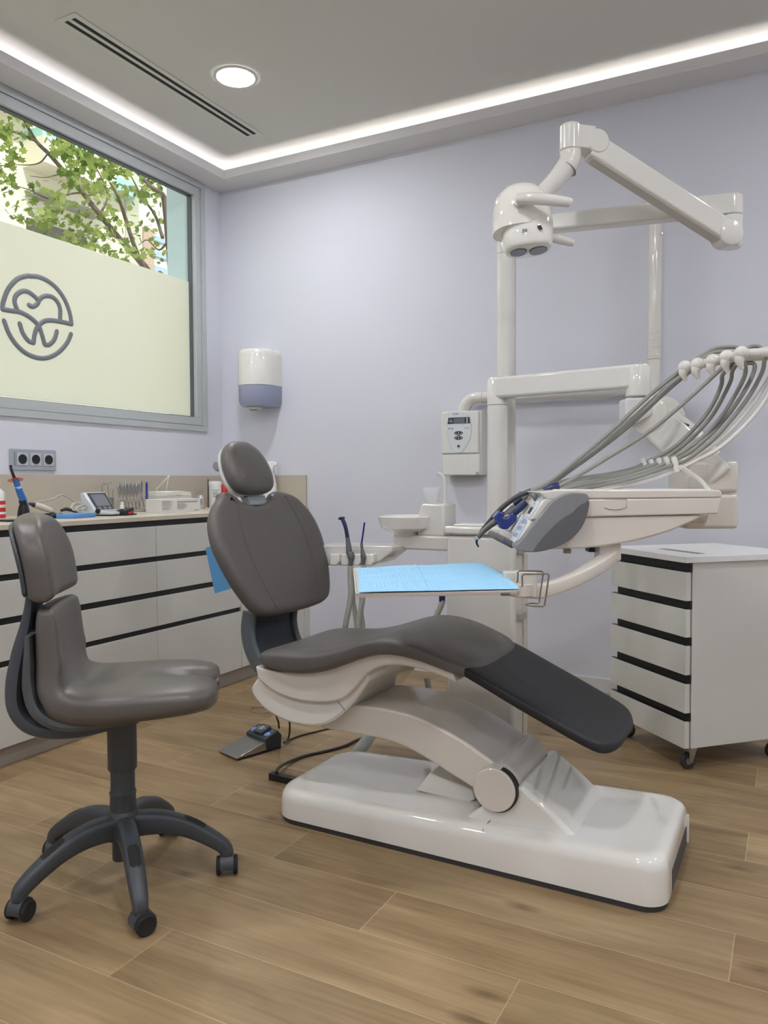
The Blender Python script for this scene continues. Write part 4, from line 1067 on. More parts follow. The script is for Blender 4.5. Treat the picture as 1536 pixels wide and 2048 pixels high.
suction('saliva_ejector', 'thin saliva ejector with slim blue tube standing right of the navy suction tip', [(729, 1045), (727, 1060), (725, 1075), (723, 1087)], [(723, 1086, .0052), (724, 1098, .0055), (726, 1110, .0098), (727, 1116, .0096), (726, 1122, .007), (727, 1134, .0045)], [(727, 1130), (727, 1160), (725, 1200), (719, 1230), (716, 1262), (714, 1300, .02)], .0095, .0031, mat=pm('ultramarine_tube', (24, 26, 120), .25))
for k, (pts, r, lab) in enumerate([([(706, 1196), (709, 1220), (713, 1250), (716, 1290)], .0085, 'middle grey ribbed hose hanging under the tray in front of the lavender wall'), ([(724, 1196), (722, 1225), (726, 1256), (728, 1290)], .0095, 'right grey ribbed hose hanging under the tray beside the saliva ejector hose')]):
    pp = cat([ony(q[0], q[1], 2.53) for q in [(pts[0][0] - 1, 1140)] + pts], 24)
    bm = NB(); tube(bm, pp, [r * (1 + .045 * (i % 2)) for i in range(len(pp))], 14)
    tag(mk('suction_hose', bm, MATS['ribbed_hose_grey'], loc=pp[-1]), lab, 'hose')
# second handpiece low beside the unit cabinet
Y = 2.50
t = thing('syringe_hose', 'grey hose with navy collar hanging below the tray at the unit cabinet', 'hose', ony(872, 1230, Y))
bm = NB(); pp = cat([ony(886, 1200, Y), ony(880, 1216, Y), ony(873, 1232, Y), ony(868, 1260, Y)], 12); tube(bm, pp, .0105, 14); mk('hose', bm, MATS['ribbed_hose_grey'], t)
bm = NB(); tube(bm, [ony(884, 1170, Y), ony(884.5, 1188, Y), ony(884, 1203, Y)], [.010, .0118, .0105], 16, smooth=3); mk('collar', bm, NAVY, t)

# ---------------- x-ray control box on the wall, its pipe, and the rear pole
def xray():
    Y0 = YB; th = .10
    f = Y0 - th
    x0, x1 = ony(882, 890, f).x, ony(957, 890, f).x
    z1, z0 = ony(890, 823, f).z, ony(890, 951, f).z
    zs = ony(920, 907, f).z
    t = thing('control_box', 'white wall-mounted control box with a small display and keypad', 'control box', ((x0 + x1) / 2, Y0, z0))
    b = NB(); box(b, x0, x1 + .012, f + .012, Y0 - .001, z0, z1); mk('case', b, ENAMEL, t, bevel=.008)
    b = NB(); box(b, x0 + .002, x1, f, f + .02, zs, z1 - .002); mk('upper_cover', b, pm('box_white_panel', (220, 221, 216), .3), t, bevel=.006)
    b = NB(); box(b, x0 + .006, x1 + .004, f + .004, f + .02, z0 + .001, zs - .003); mk('lower_cover', b, pm('box_white_panel', (220, 221, 216), .3), t, bevel=.005)
    G = lambda px, py, o=.0: ony(px, py, f - o)
    # egg-shaped keypad
    pts = cat([G(896, 826), G(905, 824), G(917, 823), G(930, 824), G(939, 829), G(942, 845), G(943, 862), G(940, 878), G(932, 893), G(924, 903), G(917, 905), G(909, 902), G(902, 892), G(896, 876), G(893.5, 858), G(893.5, 840)], 4, True)
    b = NB(); prism(b, pts, (0, -.003, 0)); k = mk('keypad_panel', b, pm('keypad_pale', (212, 219, 222), .3), t, bevel=.001)
    B_ = lambda px, py: ony(px, py, f - .0031)
    b = NB(); prism(b, [B_(897, 835.5), B_(939, 834), B_(940.5, 846.5), B_(895, 848)], (0, -.0008, 0)); mk('display_bar', b, pm('display_dark', (48, 54, 60), .25), k, smooth=False)
    b = NB(); prism(b, [ony(907, 836.5, f - .0041), ony(929, 835.8, f - .0041), ony(929, 846, f - .0041), ony(907, 846.8, f - .0041)], (0, -.0005, 0)); mk('display', b, pm('lcd_grey', (98, 112, 118), .15), k, smooth=False)
    SY = pm('symbol_white', (218, 222, 224), .5)
    b = NB()
    for px, py, w, h in ((934, 838, 1.0, 2.6), (934, 843.5, 1.2, 1.8), (901.5, 838.5, .8, .8), (902, 843.5, 3, .35), (901, 842, 4, .3)):
        prism(b, [ony(px - w, py - h, f - .0040), ony(px + w, py - h, f - .0040), ony(px + w, py + h, f - .0040), ony(px - w, py + h, f - .0040)], (0, -.0003, 0))
    mk('symbols', b, SY, k, smooth=False)
    INK2 = pm('symbol_grey', (120, 128, 134), .5)
    b = NB()
    for px, py, w, h in ((907.4, 828.2, .9, 1.7), (913, 828, 3.6, .9), (934, 831.6, 1.6, .3), (898.5, 857.3, 1.4, 1.4), (904.5, 857.5, 1.6, 1.4), (933.5, 855.8, 4.8, .55), (926, 849, 2, .3)):
        prism(b, [ony(px - w, py - h, f - .0033), ony(px + w, py - h, f - .0033), ony(px + w, py + h, f - .0033), ony(px - w, py + h, f - .0033)], (0, -.0003, 0))
    mk('print_marks', b, INK2, k, smooth=False)
    KEY = pm('key_dark', (44, 50, 54), .4)
    for pts in ([(908, 866.5), (911, 863.5), (917, 862), (923, 863), (926.5, 866), (922, 869.5), (917, 868), (912, 869.8)], [(908, 875.5), (912, 872.5), (917, 874), (922, 872.3), (926.5, 875.2), (923, 878.5), (917, 880), (911, 878.8)], [(914, 870.5), (916, 869.3), (919, 869.3), (920.8, 871), (919, 872.8), (916, 873)]):
        b = NB(); prism(b, [B_(*q) for q in pts], (0, -.001, 0)); kk = mk('key', b, KEY, k, smooth=False)
    b = NB()
    for px, py, w, h in ((912, 867, .9, 1), (917.3, 865.5, .7, 1.4), (922.5, 866.7, .9, .9), (912, 875.6, .9, .9), (917.3, 877, .7, 1.4), (922.5, 875.2, .9, .9), (917.3, 871.1, .8, .5)):
        prism(b, [ony(px - w, py - h, f - .0043), ony(px + w, py - h, f - .0043), ony(px + w, py + h, f - .0043), ony(px - w, py + h, f - .0043)], (0, -.0003, 0))
    mk('key_symbols', b, SY, k, smooth=False)
    for (px, py, r_) in ((917.2, 892.3, .0064),):
        b = NB(); lathe(b, [(.0, .0022), (r_ * .5, .0022), (r_ * .55, .003), (r_, .003), (r_, .0)], B_(px, py), (0, -1, 0), 20, cap=False); mk('round_button', b, KEY, k)
    b = NB(); lathe(b, [(.0, .001), (.006, .001), (.0075, .004), (.009, 0)], G(955, 947), (0, -1, 0), 20, cap=False); mk('power_switch', b, CHROME, t)
    # elbow pipe to the right
    R = .030
    yp = f + .045
    q0 = ony(927, 823, yp); q0.z = z1 - .004
    top = ony(960, 795, yp).z
    xr = ony(1290, 795, yp).x
    xe = q0.x
    pts = [V((xe, yp, q0.z)), V((xe, yp, top - .075))] + [V((xe + .075 - .075 * math.cos(a), yp, top - .075 + .075 * math.sin(a))) for a in [PI / 2 * i / 8 for i in range(1, 9)]] + [V((xr, yp, top))]
    b = NB(); tube(b, pts, R, 24); mk('elbow_pipe', b, ENAMEL, t)
    b = NB(); lathe(b, [(R + .001, 0), (R + .001, .002)], V((xe, yp, top - .079)), (0, 0, 1), 24); mk('pipe_joint', b, MATS['joint_line'], t)
    b = NB(); lathe(b, [(R + .001, 0), (R + .001, .002)], V((xe + .11, yp, top)), (1, 0, 0), 24); mk('pipe_joint', b, MATS['joint_line'], t)
    return yp, top, xr
yp, ptop, pxr = xray()
def rear_pole():
    Y = YB - .075
    c = ony(1310, 600, Y)
    r = (ony(1323.5, 560, Y).x - ony(1296.5, 560, Y).x) / 2
    t = thing('x_ray_arm', 'thin white wall pole with ribbed sleeve and folded scissor arm near the right wall edge', 'x-ray arm', (c.x, YB, 0.9))
    zt = ony(1310, 414, Y).z
    zr1, zr0 = ony(1310, 666, Y).z, ony(1310, 719, Y).z
    zk = ony(1310, 795, Y).z
    b = NB(); lathe(b, [(r - .004, zt), (r, zt - .004), (r, zr1)], (c.x, Y, 0), seg=36); mk('upper_tube', b, ENAMEL, t)
    prof = [(r * .98, zr1)]; n = 15
    for k in range(n):
        z = zr1 + (zr0 - zr1) * k / n; dz = (zr0 - zr1) / n; rr = r * (1.02 + .06 * k / n)
        prof += [(rr, z + dz * .1), (rr, z + dz * .75), (rr * .95, z + dz * .85)]
    prof.append((r * .95, zr0))
    b = NB(); lathe(b, prof[::-1], (c.x, Y, 0), seg=36); mk('ribbed_sleeve', b, ENAMEL, t)
    b = NB(); lathe(b, [(r * .92, zk - .02), (r * .92, zr0)], (c.x, Y, 0), seg=36); mk('lower_tube', b, ENAMEL, t)
    b = NB(); box(b, c.x - .05, c.x + .05, YB - .04, YB - .001, zt - .02, zt + .03); mk('wall_bracket', b, ENAMEL, t, bevel=.01)
    b = NB(); box(b, c.x - .03, c.x + .03, Y, YB - .001, zt - .015, zt - .002); mk('bracket_arm', b, ENAMEL, t, bevel=.003)
    b = NB(); lathe(b, [(.0, 0), (.005, .0), (.005, .003), (.0, .0035)], ony(1324, 468, Y - r * .5), (.6, -.8, 0), 12, cap=False); mk('set_screw', b, STEEL, t)
    # folded knuckle and scissor arm going down to the right
    k0 = ony(1324, 838, Y); R = (ony(1371, 838, Y).x - ony(1324, 838, Y).x)
    b = NB(); lathe(b, [(R * .82, .04), (R, .03), (R, -.03), (R * .85, -.042), (R * .6, -.046)][::-1], k0, (0, 1, 0), 44); mk('knuckle_cover', b, ENAMEL, t)
    b = NB(); tube(b, [k0 + V((.04, -.05, -.005)), ony(1385, 868, Y - .05), ony(1412, 892, Y - .05), ony(1432, 912, Y - .05)], [.05, .04, .034, .03], 18, smooth=4); mk('scissor_arm', b, ENAMEL, t)
    b = NB(); q = ony(1369, 851, Y - .088); obox(b, q, (.016, 0, -.008), (.0, .006, 0), (.006, 0, .010)); mk('black_stop', b, BLACK, t, bevel=.003)
rear_pole()
# ================================================================== delivery unit: post, arm, console
U = V((math.cos(math.radians(28)), math.sin(math.radians(28)), 0))       # console length (left to right)
VV = V((-.50, .866, 0)).normalized()                                      # console width (away from the camera)
Zv = V((0, 0, 1))
DC = 2.06                                                                  # depth of the console's near face
def cpt(px, py, off=0.0):
    n = VV.cross(Zv).cross(Zv); n = V((-U.y, U.x, 0))                      # normal of the near face
    p0 = atd(1240, 1040, DC) + n * off
    return onp(px, py, p0, n)
NN = V((-U.y, U.x, 0))
CWID = .345
def delivery():
    yf = 2.60
    p = ony(995, 900, yf)
    t = thing('delivery_unit', 'white instrument console with grey end carried on a jointed arm and post', 'delivery unit', (p.x, yf, 0))
    r = (ony(1014, 900, yf).x - ony(975, 900, yf).x) / 2
    zj = ony(995, 811, yf).z
    b = NB(); lathe(b, [(r, uzl + .018), (r, zj - .001)], (p.x, yf, 0), seg=40); mk('post', b, ENAMEL, t)
    # swing arm
    zt, zb = ony(985, 757, yf).z, ony(1020, 797, yf).z
    aend = atd(1276, 762, 2.42); aend.z = (zt + zb) / 2
    d = (aend - V((p.x, yf, aend.z))).normalized(); s = V((-d.y, d.x, 0))
    e_ = V((p.x, yf, (zt + zb) / 2))
    b = NB(); lathe(b, [(r + .0005, zj + .001), (r + .0005, zt - .008), (r - .006, zt)], (p.x, yf, 0), seg=40); mk('arm_collar', b, ENAMEL, t)
    b = NB(); obox(b, (e_ + aend) / 2 + d * .005, (aend - e_) / 2 + d * .005, s * (r - .001), Zv * ((zt - zb) / 2)); mk('swing_arm', b, ENAMEL, t, bevel=.010)
    kz = atd(1280, 795, 2.42).z
    b = NB(); lathe(b, [(.03, kz), (.0375, kz + .005), (.0375, zt - .012), (.032, zt - .001)], (aend.x, aend.y, 0), seg=36); mk('arm_end_cap', b, ENAMEL, t)
    # knuckle hanging from the arm end
    Kp = lambda px, py, dd=2.42: atd(px, py, dd)
    k0 = Kp(1278, 820)
    b = NB(); pts = cat([Kp(1247, 800), Kp(1262, 797), Kp(1290, 796), Kp(1303, 801), Kp(1308, 815), Kp(1302, 830), Kp(1285, 840), Kp(1262, 850), Kp(1249, 846), Kp(1246, 822)], 4, True); ax = (FW * 1).normalized(); ax.z = 0
    prism(b, [q - ax * .03 for q in pts], ax * .075); mk('knuckle', b, pm('clear_white_cover', (214, 214, 212), .15, coat=.8), t, bevel=.006)
    # balance arm down to the mounting block
    a0, a1 = Kp(1298, 830, 2.44), Kp(1436, 962, 2.36)
    dd = (a1 - a0).normalized(); sd = V((-dd.y, dd.x, 0)).normalized(); up = dd.cross(sd)
    b = NB(); obox(b, (a0 + a1) / 2, (a1 - a0) / 2, sd * .042, up * .054); mk('balance_arm', b, ENAMEL, t, bevel=.012)
    b = NB(); lathe(b, [(.050, -.048), (.058, -.042), (.058, .042), (.050, .048)], Kp(1300, 832, 2.44), sd, 40); mk('arm_hub', b, GLOSS, t)
    # mounting block
    m = [Kp(1372, 922, 2.33), Kp(1480, 922, 2.33), Kp(1480, 1058, 2.33), Kp(1372, 1060, 2.33)]
    z1, z0, zs = m[0].z, m[2].z, Kp(1440, 987, 2.33).z
    for nm, za, zb_ in (('mounting_block', zs + .0012, z1), ('mounting_block_base', z0, zs - .0012)):
        b = NB(); prism(b, [V((q.x, q.y, za)) for q in (m[0] - U * .0, m[1], m[1] + NN * .15, m[0] + NN * .15)], (0, 0, zb_ - za)); mk(nm, b, CREAM, t, bevel=.012)
    # arm from the block under the console
    # ---- console: near-face outline extruded across
    C = cpt
    top = [C(1108, 982), C(1150, 980.5), C(1440, 981)]
    lid = [C(1078, 984), C(1110, 980), C(1160, 979), C(1440, 980), C(1445, 986), C(1444, 995), C(1170, 998), C(1095, 1000)]
    b = NB(); prism(b, lid, NN * CWID); mk('console_lid', b, CREAM, t, bevel=.004)
    mid = [C(1088, 998), C(1170, 998.5), C(1443, 995.5), C(1436, 1028), C(1172, 1034), C(1060, 1040)]
    b = NB(); prism(b, mid, NN * CWID); mk('console_body', b, CREAM, t, bevel=.004)
    low = [C(1060, 1040), C(1172, 1034.5), C(1412, 1030), C(1380, 1047), C(1345, 1062), C(1310, 1073), C(1270, 1083), C(1220, 1092), C(1170, 1097), C(1100, 1099), C(1038, 1101), C(1030, 1092)]
    b = NB(); prism(b, [q + NN * .006 for q in low], NN * (CWID - .012)); mk('console_underside', b, CREAM, t, bevel=.006)
    b = NB(); prism(b, [C(1115, 978.6, .02), C(1425, 978.6, .02), C(1432, 980.3, .02), C(1110, 980.3, .02)], NN * (CWID - .04)); mk('silicone_mat', b, pm('mat_white', (228, 228, 226), .5), t, bevel=.0012)
    # little pull on the near face
    pts = [C(1209, 998, -.0008), C(1253.5, 997.6, -.0008), C(1253, 1015, -.0008), C(1243, 1018.5, -.0008), C(1230, 1020, -.0008), C(1217, 1018.5, -.0008), C(1209.5, 1015, -.0008)]
    b = NB(); tube(b, pts, .0008, 6); mk('front_pull', b, pm('seam_dark', (120, 114, 108), .6), t)
    # grey handle end
    g = cat([C(1164, 986), C(1171, 990), C(1174, 1000), C(1172, 1018), C(1166, 1038), C(1155, 1058), C(1138, 1076), C(1115, 1090), C(1090, 1099), C(1064, 1103), C(1040, 1101), C(1026, 1092), C(1040, 1078), C(1060, 1052), C(1082, 1025), C(1100, 1003), C(1120, 990), C(1142, 985)], 4, True)
    b = NB(); prism(b, [q - NN * .024 for q in g], NN * .05); mk('grey_end_cheek', b, MIDGREY, t, bevel=.012, bseg=4, label='mid-grey end cheek')
    g2 = cat([C(1166, 1003), C(1172, 1001), C(1173, 1010), C(1167, 1036), C(1156, 1057), C(1138, 1076), C(1115, 1090), C(1088, 1098), C(1064, 1102), C(1072, 1085), C(1088, 1066), C(1106, 1048), C(1124, 1033), C(1138, 1025), C(1150, 1013)], 4, True)
    b = NB(); prism(b, [q - NN * .0262 for q in g2], NN * .02); mk('cheek_grip', b, DARKGREY, t, bevel=.005)
    b = NB(); prism(b, [q + NN * (CWID - .03) for q in g], NN * .04); mk('grey_end_cheek', b, MIDGREY, t, bevel=.012, label='mid-grey end cheek')
    # sloping front with keypad
    fa, fb_ = C(1096, 985), C(1031, 1093)
    dn = (fb_ - fa); L = dn.length; dn.normalize(); fn = dn.cross(NN); fn = fn if fn.dot(U) < 0 else -fn
    S_ = lambda s, v, h=0: fa + dn * (s * L) + NN * v + fn * h
    b = NB(); prism(b, [S_(-.02, .026), S_(1.0, .026), S_(1.0, CWID - .03), S_(-.02, CWID - .03)], fn * .008 - fn * .012); mk('front_panel', b, pm('panel_white', (224, 226, 228), .25, coat=.4), t, bevel=.004)
    b = NB(); prism(b, [S_(.0, .028, -.002), S_(.95, .028, -.002), S_(.95, .10, -.002), S_(.0, .10, -.002)], fn * .005); kp = mk('keypad', b, pm('keypad_white', (216, 220, 224), .3), t, bevel=.002)
    b = NB(); prism(b, [S_(.30, .050, .003), S_(.42, .050, .003), S_(.42, .085, .003), S_(.30, .085, .003)], fn * .001); mk('keypad_display', b, pm('keypad_display_grey', (84, 88, 92), .2), kp, smooth=False)
    b = NB()
    for s0, s1 in ((.53, .60), (.66, .73), (.79, .86)):
        for v in (.036, .052, .068, .084): prism(b, [S_(s0, v, .003), S_(s1, v, .003), S_(s1, v + .012, .003), S_(s0, v + .012, .003)], fn * .0008)
    mk('blue_keys', b, pm('key_blue', (150, 174, 214), .35), kp, smooth=False)
    b = NB()
    for s0, s1, v0, v1 in ((.05, .07, .036, .05), (.10, .12, .036, .06), (.15, .165, .04, .048), (.22, .235, .06, .075), (.10, .11, .066, .078)): prism(b, [S_(s0, v0, .003), S_(s1, v0, .003), S_(s1, v1, .003), S_(s0, v1, .003)], fn * .0005)
    mk('keypad_marks', b, pm('marks_grey', (150, 156, 162), .5), kp, smooth=False)
    # holder row on the front
    for k in range(5):
        v = .135 + k * .043
        b = NB(); prism(b, [S_(.45, v - .012, 0), S_(.82, v - .012, 0), S_(.82, v + .012, 0), S_(.45, v + .012, 0)], fn * .007); mk('instrument_rest', b, pm('rest_white', (220, 222, 224), .3), t, bevel=.005)
    b = NB(); obox(b, S_(1.0, CWID * .55, .012), NN * (CWID * .40), dn * .009, fn * .02); mk('front_rail', b, DARKGREY, t, bevel=.006)
    # clips and post under the console
    b = NB(); obox(b, cpt(1134, 1099, .05) - Zv * .004, U * .009, NN * .01, Zv * .006); mk('underside_catch', b, pm('catch_taupe', (150, 140, 130), .4), t, bevel=.001)
    b = NB(); obox(b, cpt(1187, 1098, .09) - Zv * .001, U * .018, NN * .02, Zv * .006); mk('underside_catch', b, BLACK, t, bevel=.002)
    # whip arms with hose saddles at the back right
    for k in range(5):
        base = cpt(1420, 982, .04 + k * .066)
    # guide clips for hoses
    return t, S_, fn, dn, L
DEL, FS, ffn, fdn, fL = delivery()
# whip arm bar at the upper right, reaching out of the frame
WP = [(1360, 735, 2.22), (1385, 730, 2.17), (1415, 723, 2.12), (1443, 715, 2.07), (1472, 708, 2.02)]
WEND = [(1480, 716, 2.24), (1500, 712, 2.19), (1530, 706, 2.14), (1560, 700, 2.09), (1590, 703, 2.04)]
for k, (a, e2) in enumerate(zip(WP, WEND)):
    p0, p1 = atd(*a), atd(*e2)
    bse = atd(1640, 960, a[2] + .06)
    b = NB(); tube(b, [p0, p0 + (p1 - p0) * .5, p1, atd(1625, 715, e2[2] + .02), atd(1640, 760, 2.2)], [.0125, .012, .011, .010, .010], 14, smooth=6); mk('whip_arm', b, ENAMEL, DEL)
    b = NB(); lathe(b, [(.0185 * math.sin(PI * i / 12), -.0185 * math.cos(PI * i / 12)) for i in range(13)], p0 + V((.012, .006, .002)), seg=20, cap=False)
    tube(b, [p0 + V((.012, .006, .0)), p0 + V((.008, .002, -.018)), p0 + V((.016, .004, -.040))], [.015, .012, .004], 12, smooth=3); mk('hose_saddle', b, ENAMEL, DEL)
# ---------------- instruments: each one a handpiece with its own hose
CLIPX = [(1288, 923), (1304, 926), (1319, 923), (1334, 921), (1350, 921)]
for k, (cx_, cy_) in enumerate(CLIPX):
    q = atd(cx_, cy_, 2.30 - .035 * k)
    b = NB(); tube(b, [q + V((-.004, 0, .010)), q + V((-.001, 0, .0)), q + V((.006, .0, -.026 - .006 * (k == 4)))], [.0065, .0085, .0085], 12, smooth=3); mk('hose_clip', b, ENAMEL, DEL)
b = NB(); tube(b, [atd(1284, 930, 2.31), atd(1318, 931, 2.235), atd(1362, 934, 2.15)], .0055, 10); mk('clip_bar', b, ENAMEL, DEL)
b = NB(); tube(b, [atd(1362, 934, 2.15), atd(1400, 960, 2.16), cpt(1420, 984, .06)], .007, 10, smooth=4); mk('clip_stay', b, ENAMEL, DEL)

INS = [
    # name, label, tip px list (px,py,r), grip colour, hose start, hose up path
    dict(name='handpiece', label='steel-headed grey handpiece pointing down at the front of the console', v=.14,
         parts=[('head', CHROME, [(949, 1076, .0052), (957, 1075, .0055)]), ('neck', pm('gunmetal', (104, 100, 96), .3, metal=.6), [(956, 1076, .006), (966, 1063, .0075), (985, 1047, .0095), (1002, 1037, .0095)]), ('grip', NAVY, [(1019, 1033, .0105), (1038, 1017, .011), (1052, 1004, .010)])], hose=0),
    dict(name='air_syringe', label='dark curved-tipped handpiece lying beyond the steel-headed one on the console', v=.19,
         parts=[('tip', BLACK, [(957, 1094, .0022), (953, 1084, .003), (957, 1074, .004), (966, 1058, .0055), (985, 1036, .0065)]), ('body', pm('dark_handpiece', (62, 64, 68), .35), [(985, 1036, .0075), (1008, 1012, .0078), (1033, 994, .0078), (1062, 981, .0075)])], hose=1),
    dict(name='handpiece', label='handpiece with steel sleeve between two navy sections on the console', v=.235,
         parts=[('head', NAVY, [(994, 1036, .0085), (1007, 1025, .0095)]), ('sleeve', STEEL, [(1007, 1025, .0098), (1027, 1009, .0102)]), ('grip', NAVY, [(1027, 1009, .0105), (1043, 997.5, .0105)]), ('coupling', pm('coupling_grey', (150, 150, 146), .4), [(1043, 997.5, .009), (1058, 988, .008)])], hose=2),
    dict(name='scaler_handpiece', label='navy-ended scaler handpiece at the far side of the instrument row', v=.28,
         parts=[('grip', NAVY, [(1072, 986, .010), (1084, 978, .0105), (1094, 975, .0105)]), ('shaft', pm('shaft_grey', (120, 120, 118), .4), [(1040, 1004, .0085), (1072, 986, .0095)])], hose=3),
    dict(name='scaler_handpiece', label='broad navy handpiece end lying nearest the lid of the console', v=.08,
         parts=[('grip', NAVY, [(1088, 984, .0115), (1104, 976, .0125), (1117, 973, .012)]), ('shaft', pm('shaft_grey', (120, 120, 118), .4), [(1066, 996, .010), (1088, 984, .011)])], hose=4),
]
UPH = [
    [(1062, 983), (1100, 962), (1160, 915), (1230, 855), (1300, 790), (1370, 735), (1415, 706), (1462, 694), (1488, 703)],
    [(1075, 981), (1110, 958), (1200, 893), (1290, 818), (1360, 752), (1415, 705), (1450, 694), (1484, 698)],
    [(1078, 982), (1120, 955), (1180, 905), (1270, 832), (1340, 770), (1400, 722), (1432, 704), (1468, 706)],
    [(1095, 975), (1130, 948), (1190, 905), (1260, 850), (1330, 785), (1390, 735), (1420, 717), (1448, 717), (1456, 724)],
    [(1117, 973), (1150, 955), (1215, 916), (1300, 862), (1380, 795), (1440, 740), (1480, 705), (1508, 692), (1528, 698)],
]
DNH = [
    [(1446, 748), (1443, 768), (1430, 800), (1410, 832), (1380, 866), (1345, 897), (1315, 914), (1296, 922), (1270, 936), (1230, 946), (1180, 954), (1130, 962), (1085, 982)],
    [(1465, 742), (1462, 760), (1448, 790), (1425, 830), (1390, 870), (1355, 900), (1330, 916), (1310, 924), (1280, 938), (1235, 949), (1185, 957), (1135, 967), (1092, 984)],
    [(1491, 735), (1488, 755), (1470, 790), (1445, 830), (1405, 875), (1370, 902), (1342, 917), (1325, 923), (1290, 937), (1240, 952), (1190, 962), (1140, 970), (1098, 984)],
    [(1508, 728), (1506, 748), (1490, 780), (1460, 825), (1425, 865), (1385, 900), (1358, 917), (1340, 923), (1300, 940), (1250, 955), (1195, 966), (1145, 974), (1110, 984)],
    [(1529, 722), (1524, 745), (1500, 790), (1470, 830), (1435, 870), (1398, 902), (1372, 920), (1356, 926), (1310, 942), (1260, 958), (1205, 970), (1160, 978), (1130, 984)],
]
DEPU = [2.28, 2.24, 2.20, 2.16, 2.11]
order = [0, 1, 2, 3, 4]
for k, it in enumerate(INS):
    v = it['v']
    base0 = cpt(1090, 985); n0 = NN
    pl = lambda px, py: onp(px, py, base0 + NN * v, NN)
    t = thing(it['name'], it['label'], 'handpiece', pl(*it['parts'][-1][2][-1][:2]))
    for nm, m_, pp in it['parts']:
        b = NB(); tube(b, [pl(q[0], q[1]) for q in pp], [q[2] for q in pp], 16, smooth=4 if len(pp) > 2 else 0); mk(nm, b, m_, t)
    if k == 0:
        b = NB(); tube(b, [pl(1000, 1038), pl(1020, 1032)], .0098, 14); mk('shank', b, pm('gunmetal', (104, 100, 96), .3, metal=.6), t)
        cl = [pl(986, 1034), pl(996, 1022), pl(1008, 1026), pl(1004, 1034), pl(1012, 1037), pl(1021, 1024), pl(1033, 1032), pl(1031, 1042), pl(1013, 1058), pl(1000, 1057), pl(993, 1046)]
        b = NB(); prism(b, [q - NN * .018 for q in cl], NN * .04); mk('blue_clip', b, BLUECLIP, t, bevel=.004, label='translucent blue plastic clip')
    up, dnp = UPH[it['hose']], DNH[it['hose']]
    d_s = (pl(*up[0]) - CAM).dot(FW)
    dU = DEPU[::-1][it['hose']] if False else [2.26, 2.22, 2.18, 2.25, 2.10][it['hose']]
    n = len(up)
    pts = [atd(q[0], q[1], d_s + (dU - d_s) * (i / (n - 1))) for i, q in enumerate(up)]
    m2 = len(dnp)
    dE = 2.30 - .035 * it['hose']
    dn_pts = [atd(q[0], q[1], dU + (dE - dU) * min(1, i / 6)) for i, q in enumerate(dnp)]
    rr = [.0062, .0056, .0062, .0062, .0056][k]
    join = pts[-1] * .5 + dn_pts[0] * .5
    join = join + (RT * .006)
    b = NB(); tube(b, pts + [join] + dn_pts, rr, 10, smooth=6); mk('hose', b, GREYHOSE, t)
# clear sleeves hanging behind the hoses
for k, (pts, lab) in enumerate([([(1536, 760), (1510, 800), (1470, 850), (1425, 890), (1380, 915), (1335, 935), (1280, 955), (1220, 970), (1160, 980)], 'upper pale translucent sleeve trailing below the grey hoses'), ([(1548, 750), (1530, 800), (1490, 850), (1440, 895), (1390, 922), (1340, 945), (1290, 962), (1230, 976), (1180, 982)], 'lower pale translucent sleeve trailing below the grey hoses')]):
    bm = NB(); tube(bm, [atd(1560, 712, 2.1)] + [atd(q[0], q[1], 2.12 + .01 * i) for i, q in enumerate(pts)], .006, 10, smooth=5)
    tag(mk('clear_sleeve', bm, WHITEHOSE, loc=atd(pts[-1][0], pts[-1][1], 2.2)), lab, 'sleeve')

